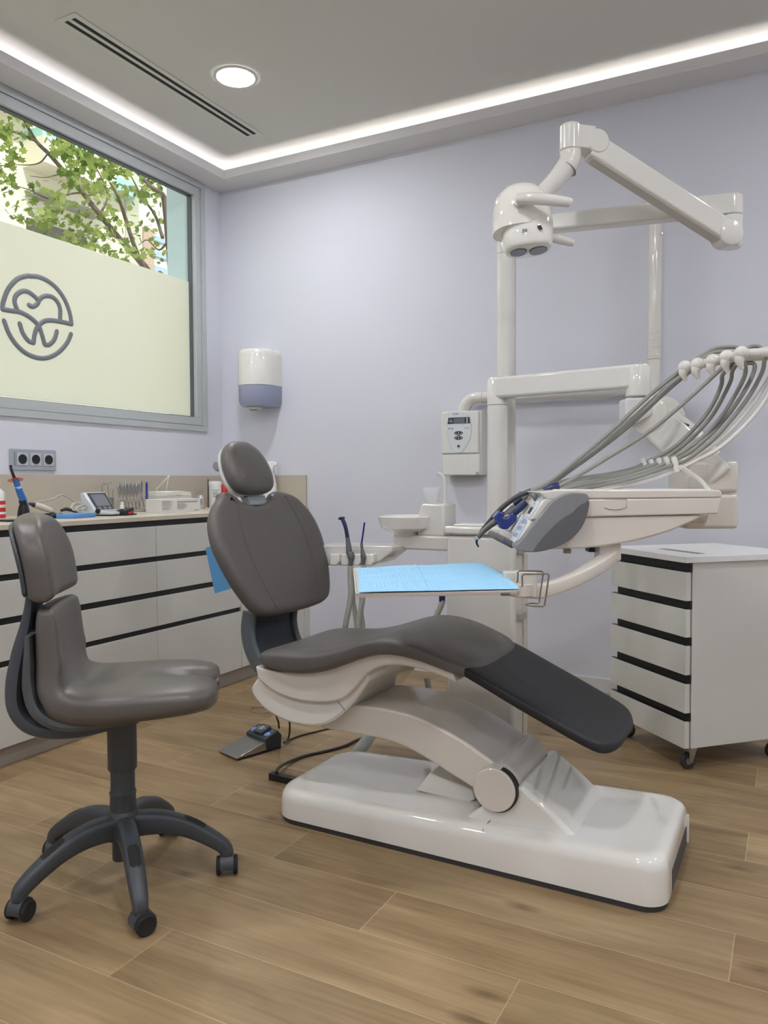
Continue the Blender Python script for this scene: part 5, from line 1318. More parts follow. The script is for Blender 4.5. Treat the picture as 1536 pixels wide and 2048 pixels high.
# ================================================================== tray on its arm
TZ = .795
def tray():
    c = [onz(711, 1187, TZ), onz(1040, 1181, TZ), onz(1034, 1166, TZ), onz(966, 1128, TZ), onz(706, 1136, TZ)]
    t = thing('instrument_tray', 'flat white tray on a curved arm under the console, covered by a blue bib', 'tray', c[0])
    cc = sum((c[i] for i in (0, 1, 3, 4)), V()) / 4
    def rnd_poly(k):
        pts = []
        base = [cc + (q - cc) * k for q in c]
        n = len(base)
        for i in range(n):
            a, p, d = base[i - 1], base[i], base[(i + 1) % n]
            r = .018 if i not in (2,) else .03
            p1 = p + (a - p).normalized() * r; p2 = p + (d - p).normalized() * r
            for q in range(5):
                s = q / 4; pts.append(p1 * (1 - s) ** 2 + p * (2 * s * (1 - s)) + p2 * s * s)
        return pts
    Zs = lambda pts, dz: [V((p.x, p.y, TZ + dz)) for p in pts]
    b = NB(); loft(b, [Zs(rnd_poly(.93), -.012), Zs(rnd_poly(.985), -.010), Zs(rnd_poly(1.0), -.003), Zs(rnd_poly(1.0), 0), Zs(rnd_poly(.985), .0005), Zs(rnd_poly(.975), -.003)]); mk('tray_plate', b, pm('tray_white', (214, 208, 200), .3), t)
    # clamp + curved arm up to the console post
    A = lambda px, py, d: atd(px, py, d)
    b = NB(); q0, q1 = A(1052, 1142, 1.94), A(1052, 1192, 1.94); obox(b, (q0 + q1) / 2, RT * .022, V((FW.x, FW.y, 0)) * .03, Zv * ((q0.z - q1.z) / 2)); q0, q1 = A(1030, 1142, 2.02), A(1030, 1180, 2.02); obox(b, (q0 + q1) / 2, RT * .03, V((FW.x, FW.y, 0)) * .02, Zv * ((q0.z - q1.z) / 2))
    mk('clamp', b, CREAM, t, bevel=.003)
    arm = [A(1042, 1181, 1.92), A(1075, 1182, 1.95), A(1120, 1170, 1.98), A(1165, 1150, 2.02), A(1205, 1125, 2.08), A(1226, 1108, 2.12)]
    b = NB(); sweep(b, arm, [.018, .018, .017, .017, .018, .020], [.016, .016, .016, .018, .022, .022], (0, 0, 1), .3, 20, smooth=5); mk('curved_arm', b, CREAM, t)
    b = NB(); lathe(b, [(.026, 0), (.029, .003), (.029, .03)], A(1042, 1192, 1.92), seg=28); mk('arm_pivot', b, CREAM, t)
    b = NB(); q = A(1215, 1120, 2.12); q2 = A(1215, 1085, 2.12); obox(b, (q + q2) / 2, U * .030, NN * .028, (q2 - q) / 2); mk('arm_post', b, CREAM, t, bevel=.006)
    b = NB(); obox(b, A(1010, 1187, 1.82), RT * .012, V((FW.x, FW.y, 0)) * .012, Zv * .004); mk('tray_latch', b, DARKGREY, t, bevel=.003)
    # wire cup holder
    w = lambda pts, d: [A(px, py, d) for px, py in pts]
    b = NB()
    tube(b, w([(1042, 1174), (1045, 1172), (1044, 1152), (1047, 1148.5), (1096, 1147.5), (1098, 1150), (1089, 1210), (1085, 1213), (1064, 1212), (1052, 1209.5)], 1.86), .0021, 8)
    tube(b, w([(1033, 1166), (1035, 1162), (1036, 1144), (1039, 1141.5), (1083, 1142.5), (1087, 1146), (1086, 1150), (1078, 1204), (1075, 1206.5), (1060, 1206.5), (1052, 1209.5)], 1.90), .0021, 8)
    tube(b, [A(1052, 1209.5, 1.86), A(1051, 1209, 1.88), A(1052, 1209.5, 1.90)], .0021, 8)
    mk('wire_cup_holder', b, WIRE, t)
    return c
TC = tray()
def bib():
    c = [onz(718, 1185, TZ + .003), onz(1039, 1178, TZ + .003), onz(964, 1128, TZ + .003), onz(716, 1137, TZ + .003)]
    nx, ny = 200, 60
    b = NB(); vs = []
    for j in range(ny + 1):
        v = j / ny; row = []
        for i in range(nx + 1):
            u_ = i / nx
            uu = u_
            # the far right corner is cut by the tray's edge
            p = (c[0] * (1 - u_) + c[1] * u_) * (1 - v) + (c[3] * (1 - u_) + c[2] * u_) * v
            bulge = .010 * math.sin(PI * v) * (u_ ** 4)
            p = p + (c[1] - c[0]).normalized() * bulge
            h = .0035 + .0022 * math.sin(u_ * 7 + v * 3) * math.sin(v * 8 + 1) + .0016 * math.sin(u_ * 11 - 2 * v)
            h += .003 * math.exp(-((u_ - .42 - .03 * v) / .012) ** 2)
            for f_, s_ in ((.30, .006), (.58, -.005)): h += s_ * math.exp(-((v - f_ + .03 * (u_ - .4)) / .014) ** 2) * (1 - .5 * u_)
            h += .0007 * math.sin(u_ * 250) * (1 if (.08 < v < .26 or .34 < v < .55 or .62 < v < .9) else 0)
            h *= min(1, .15 + v * 8)
            row.append(b.verts.new(p + V((0, 0, h))))
        vs.append(row)
    for j in range(ny):
        for i in range(nx): b.faces.new((vs[j][i], vs[j][i + 1], vs[j + 1][i + 1], vs[j + 1][i]))
    o = mk('blue_bib', b, BIB, loc=c[0], solid=.0008, angle=60)
    tag(o, 'light blue quilted paper bib spread over the white tray', 'bib')
bib()
# bracket joining the mounting block to the console's back end
b = NB(); q0, q1 = atd(1385, 1030, 2.36), cpt(1390, 1012, .20); obox(b, (q0 + q1) / 2, (q1 - q0) * .55, RT * .04, Zv * .03); mk('console_bracket', b, CREAM, DEL, bevel=.004)
# ================================================================== operating light
def lamp():
    D1 = 2.66
    j = atd(1462, 448, 2.58)
    a = atd(1012, 452, (V((ony(1013, 600, YP).x, YP, 1.95)) - CAM).dot(FW))
    pole = V((ony(1013, 600, YP).x, YP, 0))
    t = thing('operating_light', 'white operating light with two handles on a folded arm above the chair', 'operating light', (pole.x, YP, 1.86))
    zc = 1.952
    e_ = V((pole.x, YP, zc))
    zj = atd(1462, 432, 2.58).z
    jj = V((j.x, j.y, zc))
    d = (jj - e_).normalized(); s = V((-d.y, d.x, 0))
    b = NB(); lathe(b, [(.0345, 1.861), (.0345, zc + .02), (.028, zc + .028)], (pole.x, YP, 0), seg=36); mk('pole_head', b, ENAMEL, t)
    b = NB(); obox(b, (e_ + jj) / 2, (jj - e_) / 2, s * .030, Zv * .029); mk('horizontal_arm', b, ENAMEL, t, bevel=.008)
    ztop, zmid, zbot = zc + .032, zc - .036, atd(1465, 496, 2.58).z
    b = NB(); lathe(b, [(.034, zmid + .001), (.036, zmid + .003), (.036, ztop - .006), (.031, ztop)], (jj.x, jj.y, 0), seg=36); obox(b, V((jj.x, jj.y, (zmid + ztop) / 2)) - d * .05, d * .055, s * .0355, Zv * ((ztop - zmid) / 2 - .002)); mk('elbow_upper', b, ENAMEL, t, bevel=.002)
    b = NB(); lathe(b, [(.030, zbot), (.0355, zbot + .008), (.0355, zmid - .001)], (jj.x, jj.y, 0), seg=36); mk('elbow_lower', b, ENAMEL, t)
    # spring arm rising to the head
    p0, p1 = atd(1452, 468, 2.55), atd(1183, 295, 2.46)
    dd = (p1 - p0).normalized(); sd = dd.cross(Zv).normalized(); up = sd.cross(dd)
    b = NB(); obox(b, (p0 + p1) / 2, (p1 - p0) / 2, sd * .030, up * .036); mk('spring_arm', b, ENAMEL, t, bevel=.008)
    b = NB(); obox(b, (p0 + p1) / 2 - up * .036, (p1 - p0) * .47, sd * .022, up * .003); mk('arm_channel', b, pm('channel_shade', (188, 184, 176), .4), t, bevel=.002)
    b = NB(); lathe(b, [(.036, -.034), (.041, -.03), (.041, .03), (.036, .034)], atd(1452, 470, 2.55), sd, 36); mk('arm_hinge', b, ENAMEL, t)
    b = NB(); lathe(b, [(.033, -.033), (.037, -.029), (.037, .029), (.033, .033)], atd(1188, 289, 2.46), sd, 36); mk('arm_hinge', b, ENAMEL, t)
    dp = 2.44
    A = lambda px, py, q=dp: atd(px, py, q)
    c0 = A(1141, 275); zt, zm = A(1141, 250).z, A(1141, 303).z
    b = NB(); lathe(b, [(.0325, zm + .001), (.0335, zm + .004), (.0335, zt - .006), (.027, zt)], (c0.x, c0.y, 0), seg=36)
    obox(b, (V((c0.x, c0.y, 0)) + V((p1.x, p1.y, 0))) / 2 + Zv * ((zm + zt) / 2 - .002), (V((p1.x - c0.x, p1.y - c0.y, 0))) / 2, V((sd.x, sd.y, 0)) * .031, Zv * ((zt - zm) / 2 - .006)); mk('swivel_head', b, ENAMEL, t, bevel=.004)
    n0 = V((c0.x, c0.y, zm))
    b = NB(); tube(b, [n0, n0 - Zv * .02, A(1136, 328), A(1120, 350), A(1105, 367), A(1085, 388), A(1070, 402)], [.0333, .033, .0325, .030, .028, .027, .028], 24, smooth=4); mk('neck', b, ENAMEL, t)
    q = A(1134, 337); b = NB(); lathe(b, [(.0333, -.001), (.0338, 0), (.0333, .001)], q, (A(1120, 350) - A(1140, 322)), 30); mk('neck_joint', b, MATS['joint_line'], t)
    # lamp head: an ovoid hood tapering up, cut by a slanted underside
    D = 2.40
    B_ = lambda px, py, q=D: atd(px, py, q)
    ctr = B_(1046, 440)
    ax = (RT * .10 + DN * 1.0 + FW * -.10).normalized()               # towards the lit underside
    sx = (RT - ax * RT.dot(ax)).normalized(); fy = ax.cross(sx)
    f = D / F
    n = 48
    fr_ = lambda h, w, sh, dp_=.82, e_=.85: [ctr + ax * (h * f) + sx * ((sh + w * sq(2 * PI * k / n, e_)[0]) * f) + fy * (w * dp_ * sq(2 * PI * k / n, e_)[1] * f) for k in range(n)]
    prof = [(-73, 3, 1), (-72, 15, 1), (-68, 27, 1), (-60, 39, 0), (-48, 48, -1), (-32, 54, -2), (-14, 55.5, -4), (4, 54.5, -7), (16, 53, -9.5), (25, 51.5, -11.5), (26, 49, -10)]
    b = NB(); loft(b, [fr_(*q) for q in prof]); mk('lamp_hood', b, GLOSS, t, angle=50)
    prof = [(-48, 30, 14), (-40, 38, 12), (-22, 46, 9), (0, 50, 6.5), (18, 51, 5.5), (34, 50.5, 5), (48, 49, 4.5), (58, 46.5, 4), (63, 44, 4), (65, 41.5, 4)]
    b = NB(); loft(b, [fr_(h, w, sh, .80, .75) for h, w, sh in prof]); mk('lamp_housing', b, GLOSS, t, angle=50)
    for lx, wx, tilt in ((-17, 17.0, -.03), (23, 18.5, .03)):
        nx_ = (ax + sx * tilt).normalized()
        cpos = ctr + ax * (65.2 * f) + sx * (lx * f) - fy * (0 * f)
        b = NB(); lathe(b, [(.0, .004), (wx * f * .95, .004), (wx * f, .0022), (wx * f, -.02)], cpos, nx_, 40, cap=False); mk('lens', b, pm('lens_smoke', (92, 100, 108), .08, coat=1.0), t)
    def face_pt(h, sx_):        # point on the housing's camera side
        q = ctr + ax * (h * f) + sx * ((5 + sx_) * f); return q + fy * (-42.4 * f if fy.dot(FW) > 0 else 42.4 * f)
    b = NB(); obox(b, face_pt(38, 16), sx * .0055, (ax * .9 + sx * .3) * .007, fy * .002); mk('sensor_window', b, BLACK, t, bevel=.0008)
    b = NB()
    for h, q_, w, hh_ in ((40, -16, 1.8, 1.8), (40, -11, 1.6, 1.6), (44, -19, 2.0, .4), (43, -11, .8, .5)): obox(b, face_pt(h, q_), sx * (w * f), ax * (hh_ * f), fy * .0012)
    mk('lamp_symbols', b, pm('symbol_grey', (120, 128, 134), .5), t, smooth=False)
    # two handles
    b = NB(); tube(b, [B_(1035, 398, 2.315), B_(1060, 397, 2.30), B_(1100, 400, 2.29), B_(1136, 404.5, 2.285), B_(1141, 405.5, 2.285)], [.0155, .0175, .0165, .0145, .0115], 20, smooth=4); mk('handle', b, ENAMEL, t)
    b = NB(); lathe(b, [(.019, 0), (.021, .03)], B_(1040, 399, 2.32), FW + RT * .3, 24); mk('handle_boss', b, ENAMEL, t)
    b = NB(); tube(b, [B_(1088, 473, 2.43), B_(1110, 477, 2.45), B_(1140, 484.5, 2.47), B_(1148, 486, 2.47)], [.0145, .0145, .0125, .010], 18, smooth=4); mk('handle', b, ENAMEL, t)
lamp()

# ================================================================== mobile drawer cabinet
def trolley():
    K = V((-.338, 2.93, 0)); df = V((-1, 1, 0)).normalized(); ds = V((1, 1, 0)).normalized()
    Wf, Ds, z0, zt = .455, .50, .09, .757
    t = thing('mobile_drawer_cabinet', 'white five-drawer cabinet on casters standing turned beside the back wall', 'cabinet', K + (df * Wf + ds * Ds) / 2)
    P = lambda a, s, z: K + df * a + ds * s + V((0, 0, z))
    def bx(b, a0, a1, s0, s1, za, zb): prism(b, [P(a0, s0, za), P(a1, s0, za), P(a1, s1, za), P(a0, s1, za)], (0, 0, zb - za))
    b = NB(); bx(b, .0, Wf, .024, Ds, z0, zt); mk('carcass', b, LAMI, t, bevel=.001)
    b = NB(); bx(b, -.012, Wf + .012, -.014, Ds + .01, zt, zt + .022); mk('top_board', b, pm('white_top', (226, 226, 224), .35), t, bevel=.0015)
    b = NB(); bx(b, .07, .30, .10, .135, zt + .0218, zt + .0226); mk('cable_slot', b, pm('slot_grey', (120, 116, 116), .5), t, smooth=False)
    zs = [.757, .691, .622, .595, .492, .462, .357, .325, .220, .190, .09]
    fr = [(.620, .722), (.490, .590), (.355, .460), (.218, .323), (.09, .188)]
    ch = [(.722, .757), (.590, .620), (.460, .490), (.323, .355), (.188, .218)]
    for za, zb in fr:
        b = NB(); bx(b, .004, Wf + .012, .0, .020, za, zb); d = mk('drawer_front', b, LAMI, t, bevel=.001)
        b = NB(); bx(b, .006, Wf + .010, .0015, .0185, zb, zb + .0012); mk('drawer_edge', b, BLACK, d, smooth=False)
    for za, zb in ch:
        b = NB(); bx(b, .001, Wf - .012, .016, .0238, za, zb); mk('grip_channel', b, BLACKGAP, t, smooth=False, label='black recessed grip channel')
    for a, s in ((.045, .06), (Wf - .045, .06), (.045, Ds - .06), (Wf - .045, Ds - .06)):
        c = P(a, s, 0)
        b = NB(); bx(b, a - .022, a + .022, s - .028, s + .028, z0 - .004, z0)
        for q in (-.012, .012): prism(b, [P(a + q, s - .014, z0 - .004), P(a + q, s + .022, z0 - .004), P(a + q, s + .0, .022), P(a + q, s - .014, .03)], df * .002)
        cs = mk('caster', b, STEEL, t, smooth=False)
        b = NB(); lathe(b, [(.0, -.0085), (.018, -.0085), (.021, -.008), (.0275, -.009), (.029, -.006), (.029, .006), (.0275, .009), (.021, .008), (.018, .0085), (.0, .0085)], P(a + .001, s - .012, .029), df, 32, cap=False); mk('wheel', b, pm('caster_black', (48, 48, 50), .5), cs)
        b = NB(); lathe(b, [(.0, -.0095), (.012, -.0095), (.013, -.008), (.013, .008), (.012, .0095), (.0, .0095)], P(a + .001, s - .012, .029), df, 20, cap=False); mk('wheel_disc', b, STEEL, cs)
trolley()

# ================================================================== foot control and cables on the floor
def pedal():
    a, c, d, e_ = onz(433, 1504, .002), onz(477, 1523, .002), onz(569, 1499, .002), onz(518, 1476, .002)
    t = thing('foot_control', 'steel wedge foot pedal with black keypad and blue buttons on the floor', 'foot control', (a + c + d + e_) / 4)
    L = ((d + e_) / 2 - (a + c) / 2); l = L.normalized(); w = (c - a).normalized(); w = (w - l * w.dot(l)).normalized(); Wd = .062
    O = (a + c) / 2; Ln = L.length
    P = lambda s, v, z: O + l * s + w * v + V((0, 0, z))
    b = NB(); prism(b, [P(0, -Wd, .005), P(Ln * .72, -Wd, .005), P(Ln * .72, -Wd, .042), P(0, -Wd, .009)], w * (2 * Wd)); mk('steel_wedge', b, STEEL, t, bevel=.0015)
    b = NB(); prism(b, [P(.01, -Wd - .001, 0), P(Ln, -Wd - .001, 0), P(Ln, -Wd - .001, .008), P(.01, -Wd - .001, .005)], w * (2 * Wd + .002)); mk('rubber_base', b, BLACK, t, smooth=False)
    b = NB(); prism(b, [P(Ln * .66, -Wd - .003, .002), P(Ln, -Wd - .003, .002), P(Ln + .004, -Wd - .003, .05), P(Ln * .93, -Wd - .003, .072), P(Ln * .63, -Wd - .003, .052)], w * (2 * Wd + .006)); mk('key_block', b, pm('pedal_charcoal', (58, 62, 68), .45), t, bevel=.005)
    q0, q1 = P(Ln * .63, 0, .052), P(Ln * .93, 0, .072); u_ = (q1 - q0).normalized(); n = w.cross(u_); n = n if n.z > 0 else -n; m = (q0 + q1) / 2
    b = NB(); obox(b, m + n * .005 + u_ * .004, u_ * .027, w * .026, n * .007); mk('cross_key', b, pm('pedal_key', (66, 70, 77), .4), t, bevel=.005)
    b = NB(); obox(b, m + n * .0125 + u_ * .004, u_ * .012, w * .012, n * .001); obox(b, m + n * .0125 + u_ * .024, u_ * .002, w * .003, n * .0006); obox(b, m + n * .0125 - u_ * .016, u_ * .002, w * .003, n * .0006); obox(b, m + n * .0125 + w * .02 + u_ * .004, u_ * .003, w * .002, n * .0006); obox(b, m + n * .0125 - w * .02 + u_ * .004, u_ * .003, w * .002, n * .0006); mk('key_arrows', b, pm('arrow_grey', (150, 156, 166), .5), t, bevel=.0005)
    for s in (-1, 1):
        b = NB(); lathe(b, [(.0, .004), (.008, .0036), (.013, .001), (.0135, -.002)], m + w * (s * .044) - u_ * .006 + n * .001, n, 24, cap=False); mk('blue_button', b, pm('button_blue', (110, 140, 210), .35), t)
        b = NB(); obox(b, m + w * (s * .046) + u_ * .016 + n * .0008, u_ * .004, w * .0012, n * .0006); obox(b, m + w * (s * .046) + u_ * .016 + n * .0008, u_ * .0012, w * .005, n * .0006); mk('key_symbol', b, MATS['arrow_grey'], t, smooth=False)
pedal()
fz = .004
CAB = pm('brown_black_cable', (58, 50, 46), .5)
bm = NB(); tube(bm, [onz(568, 1484, .012), onz(585, 1477, fz), onz(605, 1470, fz), onz(638, 1462, fz), onz(680, 1452, fz), onz(740, 1440, fz)], .0038, 10, smooth=6)
tag(mk('pedal_cable', bm, CAB, loc=onz(640, 1462, 0)), 'dark cable running from the foot pedal behind the chair base', 'cable')
bm = NB(); tube(bm, [onz(568, 1486, .02), onz(575, 1480, .02), onz(579, 1465, .05), onz(579, 1445, .10), onz(574, 1430, .14), ony(570, 1415, 2.2)], .0038, 10, smooth=6)
tag(mk('pedal_cable', bm, CAB, loc=onz(570, 1487, 0)), 'dark cable rising from the foot pedal to the chair underside, right strand', 'cable')
bm = NB(); tube(bm, [onz(558, 1456, .07), onz(557, 1445, .10), onz(553, 1434, .13), ony(548, 1420, 2.3)], .0036, 10, smooth=6)
tag(mk('pedal_cable', bm, CAB, loc=onz(557, 1456, .06)), 'dark cable rising from the pedal keypad to the chair underside, left strand', 'cable')
t = thing('wire_stirrup', 'thin steel wire loop poking out under the chair near the pedal', 'hook', ony(520, 1420, 2.25))
bm = NB(); Yk = 2.22; tube(bm, [ony(545, 1424, Yk), ony(520, 1425.5, Yk - .01), ony(506, 1424, Yk - .01), ony(501, 1420, Yk), ony(508, 1415.5, Yk + .02), ony(528, 1414.5, Yk + .03), ony(550, 1421, Yk + .03)], .0022, 8, smooth=5); mk('loop', bm, pm('bronze_wire', (150, 134, 110), .25, metal=1.0), t)
t = thing('plug_cable', 'dark cable ending in a black angular plug beside the chair base', 'cable', onz(556, 1554, 0))
bm = NB(); tube(bm, [onz(553, 1545, .03), onz(557, 1536, .026), onz(575, 1525, .012), onz(610, 1512, .005), onz(650, 1503, .005), onz(690, 1492, .005), onz(715, 1480, .005), onz(760, 1465, .005)], .006, 12, smooth=6); mk('cable', bm, CAB, t)
p0, p1 = onz(541, 1551, .012), onz(585, 1561, .012)
bm = NB(); d_ = (p1 - p0); obox(bm, (p0 + p1) / 2 + d_ * .15, d_ * .65, V((-d_.y, d_.x, 0)).normalized() * .012, V((0, 0, .012))); mk('plug', bm, BLACK, t, bevel=.002)
# white drain pipe behind the base
Yq = 2.56
bm = NB(); tube(bm, [onz(705, 1525, .012), onz(712, 1510, .03), onz(727, 1490, .08), ony(760, 1440, 2.62), ony(790, 1395, 2.64)], [.022, .023, .023, .023, .023], 18, smooth=5)
tag(mk('white_pipe', bm, pm('pipe_white', (206, 212, 212), .3), loc=onz(715, 1515, 0)), 'thick white pipe leaning up from the floor behind the chair base', 'pipe')
bm = NB(); tube(bm, [ony(852, 1355, 2.5), ony(856, 1370, 2.5), ony(857, 1400, 2.5), ony(853, 1440, 2.5)], .011, 14, smooth=4)
tag(mk('grey_hose', bm, MATS['ribbed_hose_grey'], loc=ony(855, 1400, 2.5)), 'grey hose dropping behind the seat through the gap above the lifting arm', 'hose')
# ================================================================== outside
XF = -13.0
def fac(px, py, x=XF):
    return onx(px, py, x)
CREAMW = pm('cream_render', (236, 228, 206), .9, var=.03, scale=2)
bm = NB(); box(bm, -30, XO - .02, -25, 40, -.25, -.15); struct('ground', bm, pm('pavement', (170, 165, 158), .9), smooth=False)
def quad(b, pts, x, dx):
    prism(b, [onx(px, py, x) for px, py in pts], (dx, 0, 0))
t = thing('apartment_building', 'sunlit cream apartment building across the street behind the tree', 'building', (XF - 1.5, 5, -.15))
b = NB(); box(b, XF - 4, XF, -8, onx(276, 300, -12.6).y - .02, -.15, 16); mk('wall', b, CREAMW, t, smooth=False)
def panel(name, p0, p1, mat, x, d):
    a, c = onx(*p0, x), onx(*p1, x)
    b = NB(); box(b, min(x, x + d), max(x, x + d), min(a.y, c.y), max(a.y, c.y), min(a.z, c.z), max(a.z, c.z)); return mk(name, b, mat, t, smooth=False)
panel('balcony_glass', (48, 262), (150, 335), pm('teal_glass', (170, 224, 212), .2), XF, .5)
panel('balcony_slab', (45, 335), (190, 346), CREAMW, XF, .6)
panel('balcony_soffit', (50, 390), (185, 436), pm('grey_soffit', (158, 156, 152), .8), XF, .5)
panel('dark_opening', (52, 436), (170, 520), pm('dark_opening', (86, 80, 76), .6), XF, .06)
panel('balcony_glass', (150, 330), (250, 400), MATS['teal_glass'], XF, .3)
panel('ledge', (-60, 200), (45, 214), CREAMW, XF, .4)
t = thing('brick_house', 'pale house with brick-red band and blue shuttered window behind the tree', 'building', (-13.5, 14.5, -.15))
b = NB(); a, c = onx(276, 300, -12.6), onx(420, 300, -12.6); box(b, -16, -12.6, a.y, c.y + 3, -.15, 14); mk('wall', b, pm('pale_render', (232, 230, 216), .9), t, smooth=False)
panel('brick_band', (277, 455), (299, 560), pm('brick_red', (196, 170, 148), .9, var=.2, scale=20), -12.7, .15)
for y0 in (470, 500, 530):
    panel('window', (305, y0), (336, y0 + 22), pm('shutter_blue', (176, 196, 214), .4), -12.6, .05)
# ---------------- plane tree
t = thing('street_tree', 'green leafy plane tree with slanting branches outside the window', 'tree', (-6.2, 5.3, -.15))
BARK = pm('bark', (112, 98, 86), .9, var=.25, scale=12, bump=.4, bscale=60)
XT = -6.2
T = lambda px, py, dx=0: onx(px, py, XT + dx)
br = [
    ([(420, 900, .2), (372, 720, .1), (330, 600, 0), (288, 532, 0), (240, 478, -.1), (200, 430, -.1), (165, 385, -.2), (130, 345, -.2), (100, 310, -.2), (72, 282, -.3), (48, 240, -.3), (36, 222, -.3)], [.09, .07, .05, .036, .03, .027, .024, .022, .02, .017, .014, .012]),
    ([(330, 600, 0), (288, 535, .1), (268, 490, .2), (252, 440, .2), (238, 398, .3), (220, 365, .3)], [.045, .026, .022, .02, .016, .01]),
    ([(372, 720, .1), (350, 600, .3), (338, 480, .4), (332, 420, .4), (325, 390, .4), (300, 372, .5), (270, 340, .5), (255, 318, .5)], [.06, .045, .04, .036, .03, .02, .014, .008]),
    ([(72, 282, -.3), (40, 268, -.3), (10, 258, -.4), (-60, 240, -.4)], [.014, .011, .009, .007]),
    ([(325, 475, .4), (310, 430, .2), (285, 395, .2), (262, 352, .1)], [.02, .014, .01, .006]),
    ([(95, 308, -.2), (80, 325, -.4), (55, 330, -.5), (15, 328, -.5)], [.009, .007, .005, .003]),
    ([(130, 345, -.2), (112, 350, -.3), (90, 355, -.4), (60, 352, -.4)], [.008, .006, .004, .003]),
    ([(165, 385, -.2), (140, 388, 0), (100, 398, .1), (60, 380, .1), (30, 372, .1)], [.011, .009, .007, .005, .003]),
    ([(338, 480, .4), (318, 500, .1), (295, 480, 0), (278, 490, 0)], [.014, .01, .006, .004]),
    ([(100, 310, -.2), (110, 285, -.2), (128, 258, -.1), (150, 240, 0)], [.012, .009, .007, .004]),
    ([(200, 430, -.1), (215, 395, -.3), (205, 360, -.4), (190, 330, -.5), (185, 300, -.5)], [.014, .011, .009, .006, .004]),
    ([(240, 478, -.1), (215, 470, -.3), (180, 468, -.4), (140, 480, -.4)], [.011, .008, .006, .003]),
]
allpts = []
for k, (pts, rs) in enumerate(br):
    P3 = [T(*q) for q in pts]
    b = NB()
    if k == 0: P3 = [V((-6.0, P3[0].y + .25, -.15)), V((-6.05, P3[0].y + .1, .5))] + P3; rs = [.14, .12] + rs
    tube(b, P3, rs, 8, smooth=4); mk('branch' if k else 'trunk', b, BARK, t)
    allpts += cat(P3[2:] if k == 0 else P3, 6)
# leaves: lobed blades scattered round the branches, one mesh
def leafmat():
    m = bpy.data.materials.new('plane_leaf'); m.use_nodes = True
    nt = m.node_tree; nt.nodes.clear()
    gi = nt.nodes.new('ShaderNodeNewGeometry')
    cr = nt.nodes.new('ShaderNodeValToRGB'); cr.color_ramp.elements[0].color = rgba((98, 120, 56)); cr.color_ramp.elements[1].color = rgba((176, 188, 108))
    nt.links.new(gi.outputs['Random Per Island'], cr.inputs[0])
    d = nt.nodes.new('ShaderNodeBsdfDiffuse'); tr = nt.nodes.new('ShaderNodeBsdfTranslucent')
    nt.links.new(cr.outputs[0], d.inputs[0]); nt.links.new(cr.outputs[0], tr.inputs[0])
    mx = nt.nodes.new('ShaderNodeMixShader'); mx.inputs[0].default_value = .5
    nt.links.new(d.outputs[0], mx.inputs[1]); nt.links.new(tr.outputs[0], mx.inputs[2])
    o = nt.nodes.new('ShaderNodeOutputMaterial'); nt.links.new(mx.outputs[0], o.inputs[0])
    return m
lobes = [(0, -.28), (.22, -.42), (.30, -.18), (.55, -.10), (.34, .08), (.42, .42), (.18, .34), (0, .62), (-.18, .34), (-.42, .42), (-.34, .08), (-.55, -.10), (-.30, -.18), (-.22, -.42)]
b = NB()
clusters = [(10, 270, 36), (60, 240, 22), (20, 310, 30), (125, 265, 30), (150, 250, 44), (175, 285, 46), (140, 320, 26), (200, 320, 46), (230, 330, 44), (150, 360, 36), (260, 320, 38), (290, 345, 40), (205, 375, 34), (120, 395, 20), (75, 385, 10), (25, 365, 14), (5, 345, 14), (35, 420, 18), (255, 380, 34), (300, 395, 34), (325, 370, 28), (100, 440, 30), (150, 450, 34), (200, 470, 36), (190, 500, 34), (250, 505, 30), (230, 450, 26), (330, 440, 22), (320, 510, 20), (330, 540, 14), (300, 460, 20), (80, 470, 22), (140, 490, 26), (-40, 260, 40), (-60, 340, 40), (180, 410, 30), (230, 300, 34), (60, 215, 40), (130, 210, 30), (285, 300, 20), (140, 290, 36), (170, 330, 36), (110, 420, 24), (120, 300, 12), (210, 290, 30)]
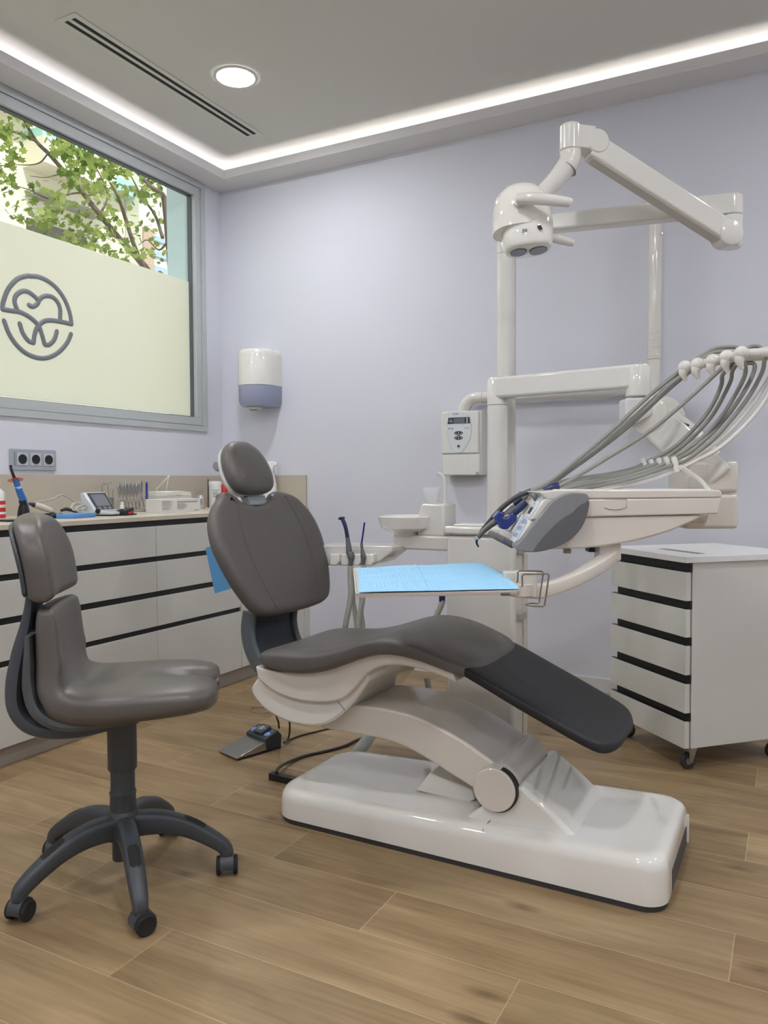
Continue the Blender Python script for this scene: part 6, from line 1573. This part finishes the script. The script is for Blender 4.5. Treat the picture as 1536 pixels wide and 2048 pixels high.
for cx_, cy_, n in clusters:
    dx = rnd.uniform(-.6, .6)
    if cx_ > 300: n = n // 2
    for _ in range(int(n * 1.15)):
        c = T(rnd.gauss(cx_, 17), rnd.gauss(cy_, 15), dx + rnd.gauss(0, .25))
        s = rnd.uniform(.05, .088)
        nz = V((rnd.gauss(0, 1), rnd.gauss(0, 1), rnd.gauss(.5, 1))).normalized()
        u_, w_, _ = frame_of(nz)
        a = rnd.uniform(0, 2 * PI); u2 = u_ * math.cos(a) + w_ * math.sin(a); w2 = nz.cross(u2)
        vs = [b.verts.new(c + (u2 * x + w2 * y) * s + nz * (s * .25 * (x * x + y * y))) for x, y in lobes]
        b.faces.new(vs)
o = mk('foliage', b, leafmat(), t, smooth=False); o['kind'] = 'stuff'

# ================================================================== light
w = bpy.data.worlds.new('world'); S.world = w; w.use_nodes = True
nt = w.node_tree; bg = nt.nodes['Background']
tcw = nt.nodes.new('ShaderNodeTexCoord'); sp = nt.nodes.new('ShaderNodeSeparateXYZ'); nt.links.new(tcw.outputs['Generated'], sp.inputs[0])
cr = nt.nodes.new('ShaderNodeValToRGB'); cr.color_ramp.elements[0].position = .0; cr.color_ramp.elements[0].color = (.92, .93, .92, 1); cr.color_ramp.elements[1].position = .7; cr.color_ramp.elements[1].color = (.70, .82, 1.0, 1)
nt.links.new(sp.outputs[2], cr.inputs[0]); nt.links.new(cr.outputs[0], bg.inputs[0])
bg.inputs[1].default_value = 1.12
sl = bpy.data.lights.new('sun', 'SUN'); sl.energy = 3.3; sl.angle = math.radians(1.0); sl.color = (1, .95, .86)
so = bpy.data.objects.new('sun', sl); COL.objects.link(so)
so.rotation_euler = V((-.75, .25, -.75)).to_track_quat('-Z', 'Y').to_euler()
S.view_settings.view_transform = 'Standard'; S.view_settings.look = 'None'
S.view_settings.exposure = 0.12; S.view_settings.gamma = 1.0
S.view_settings.use_curve_mapping = False
S.cycles.max_bounces = 10; S.cycles.diffuse_bounces = 6; S.cycles.transparent_max_bounces = 12
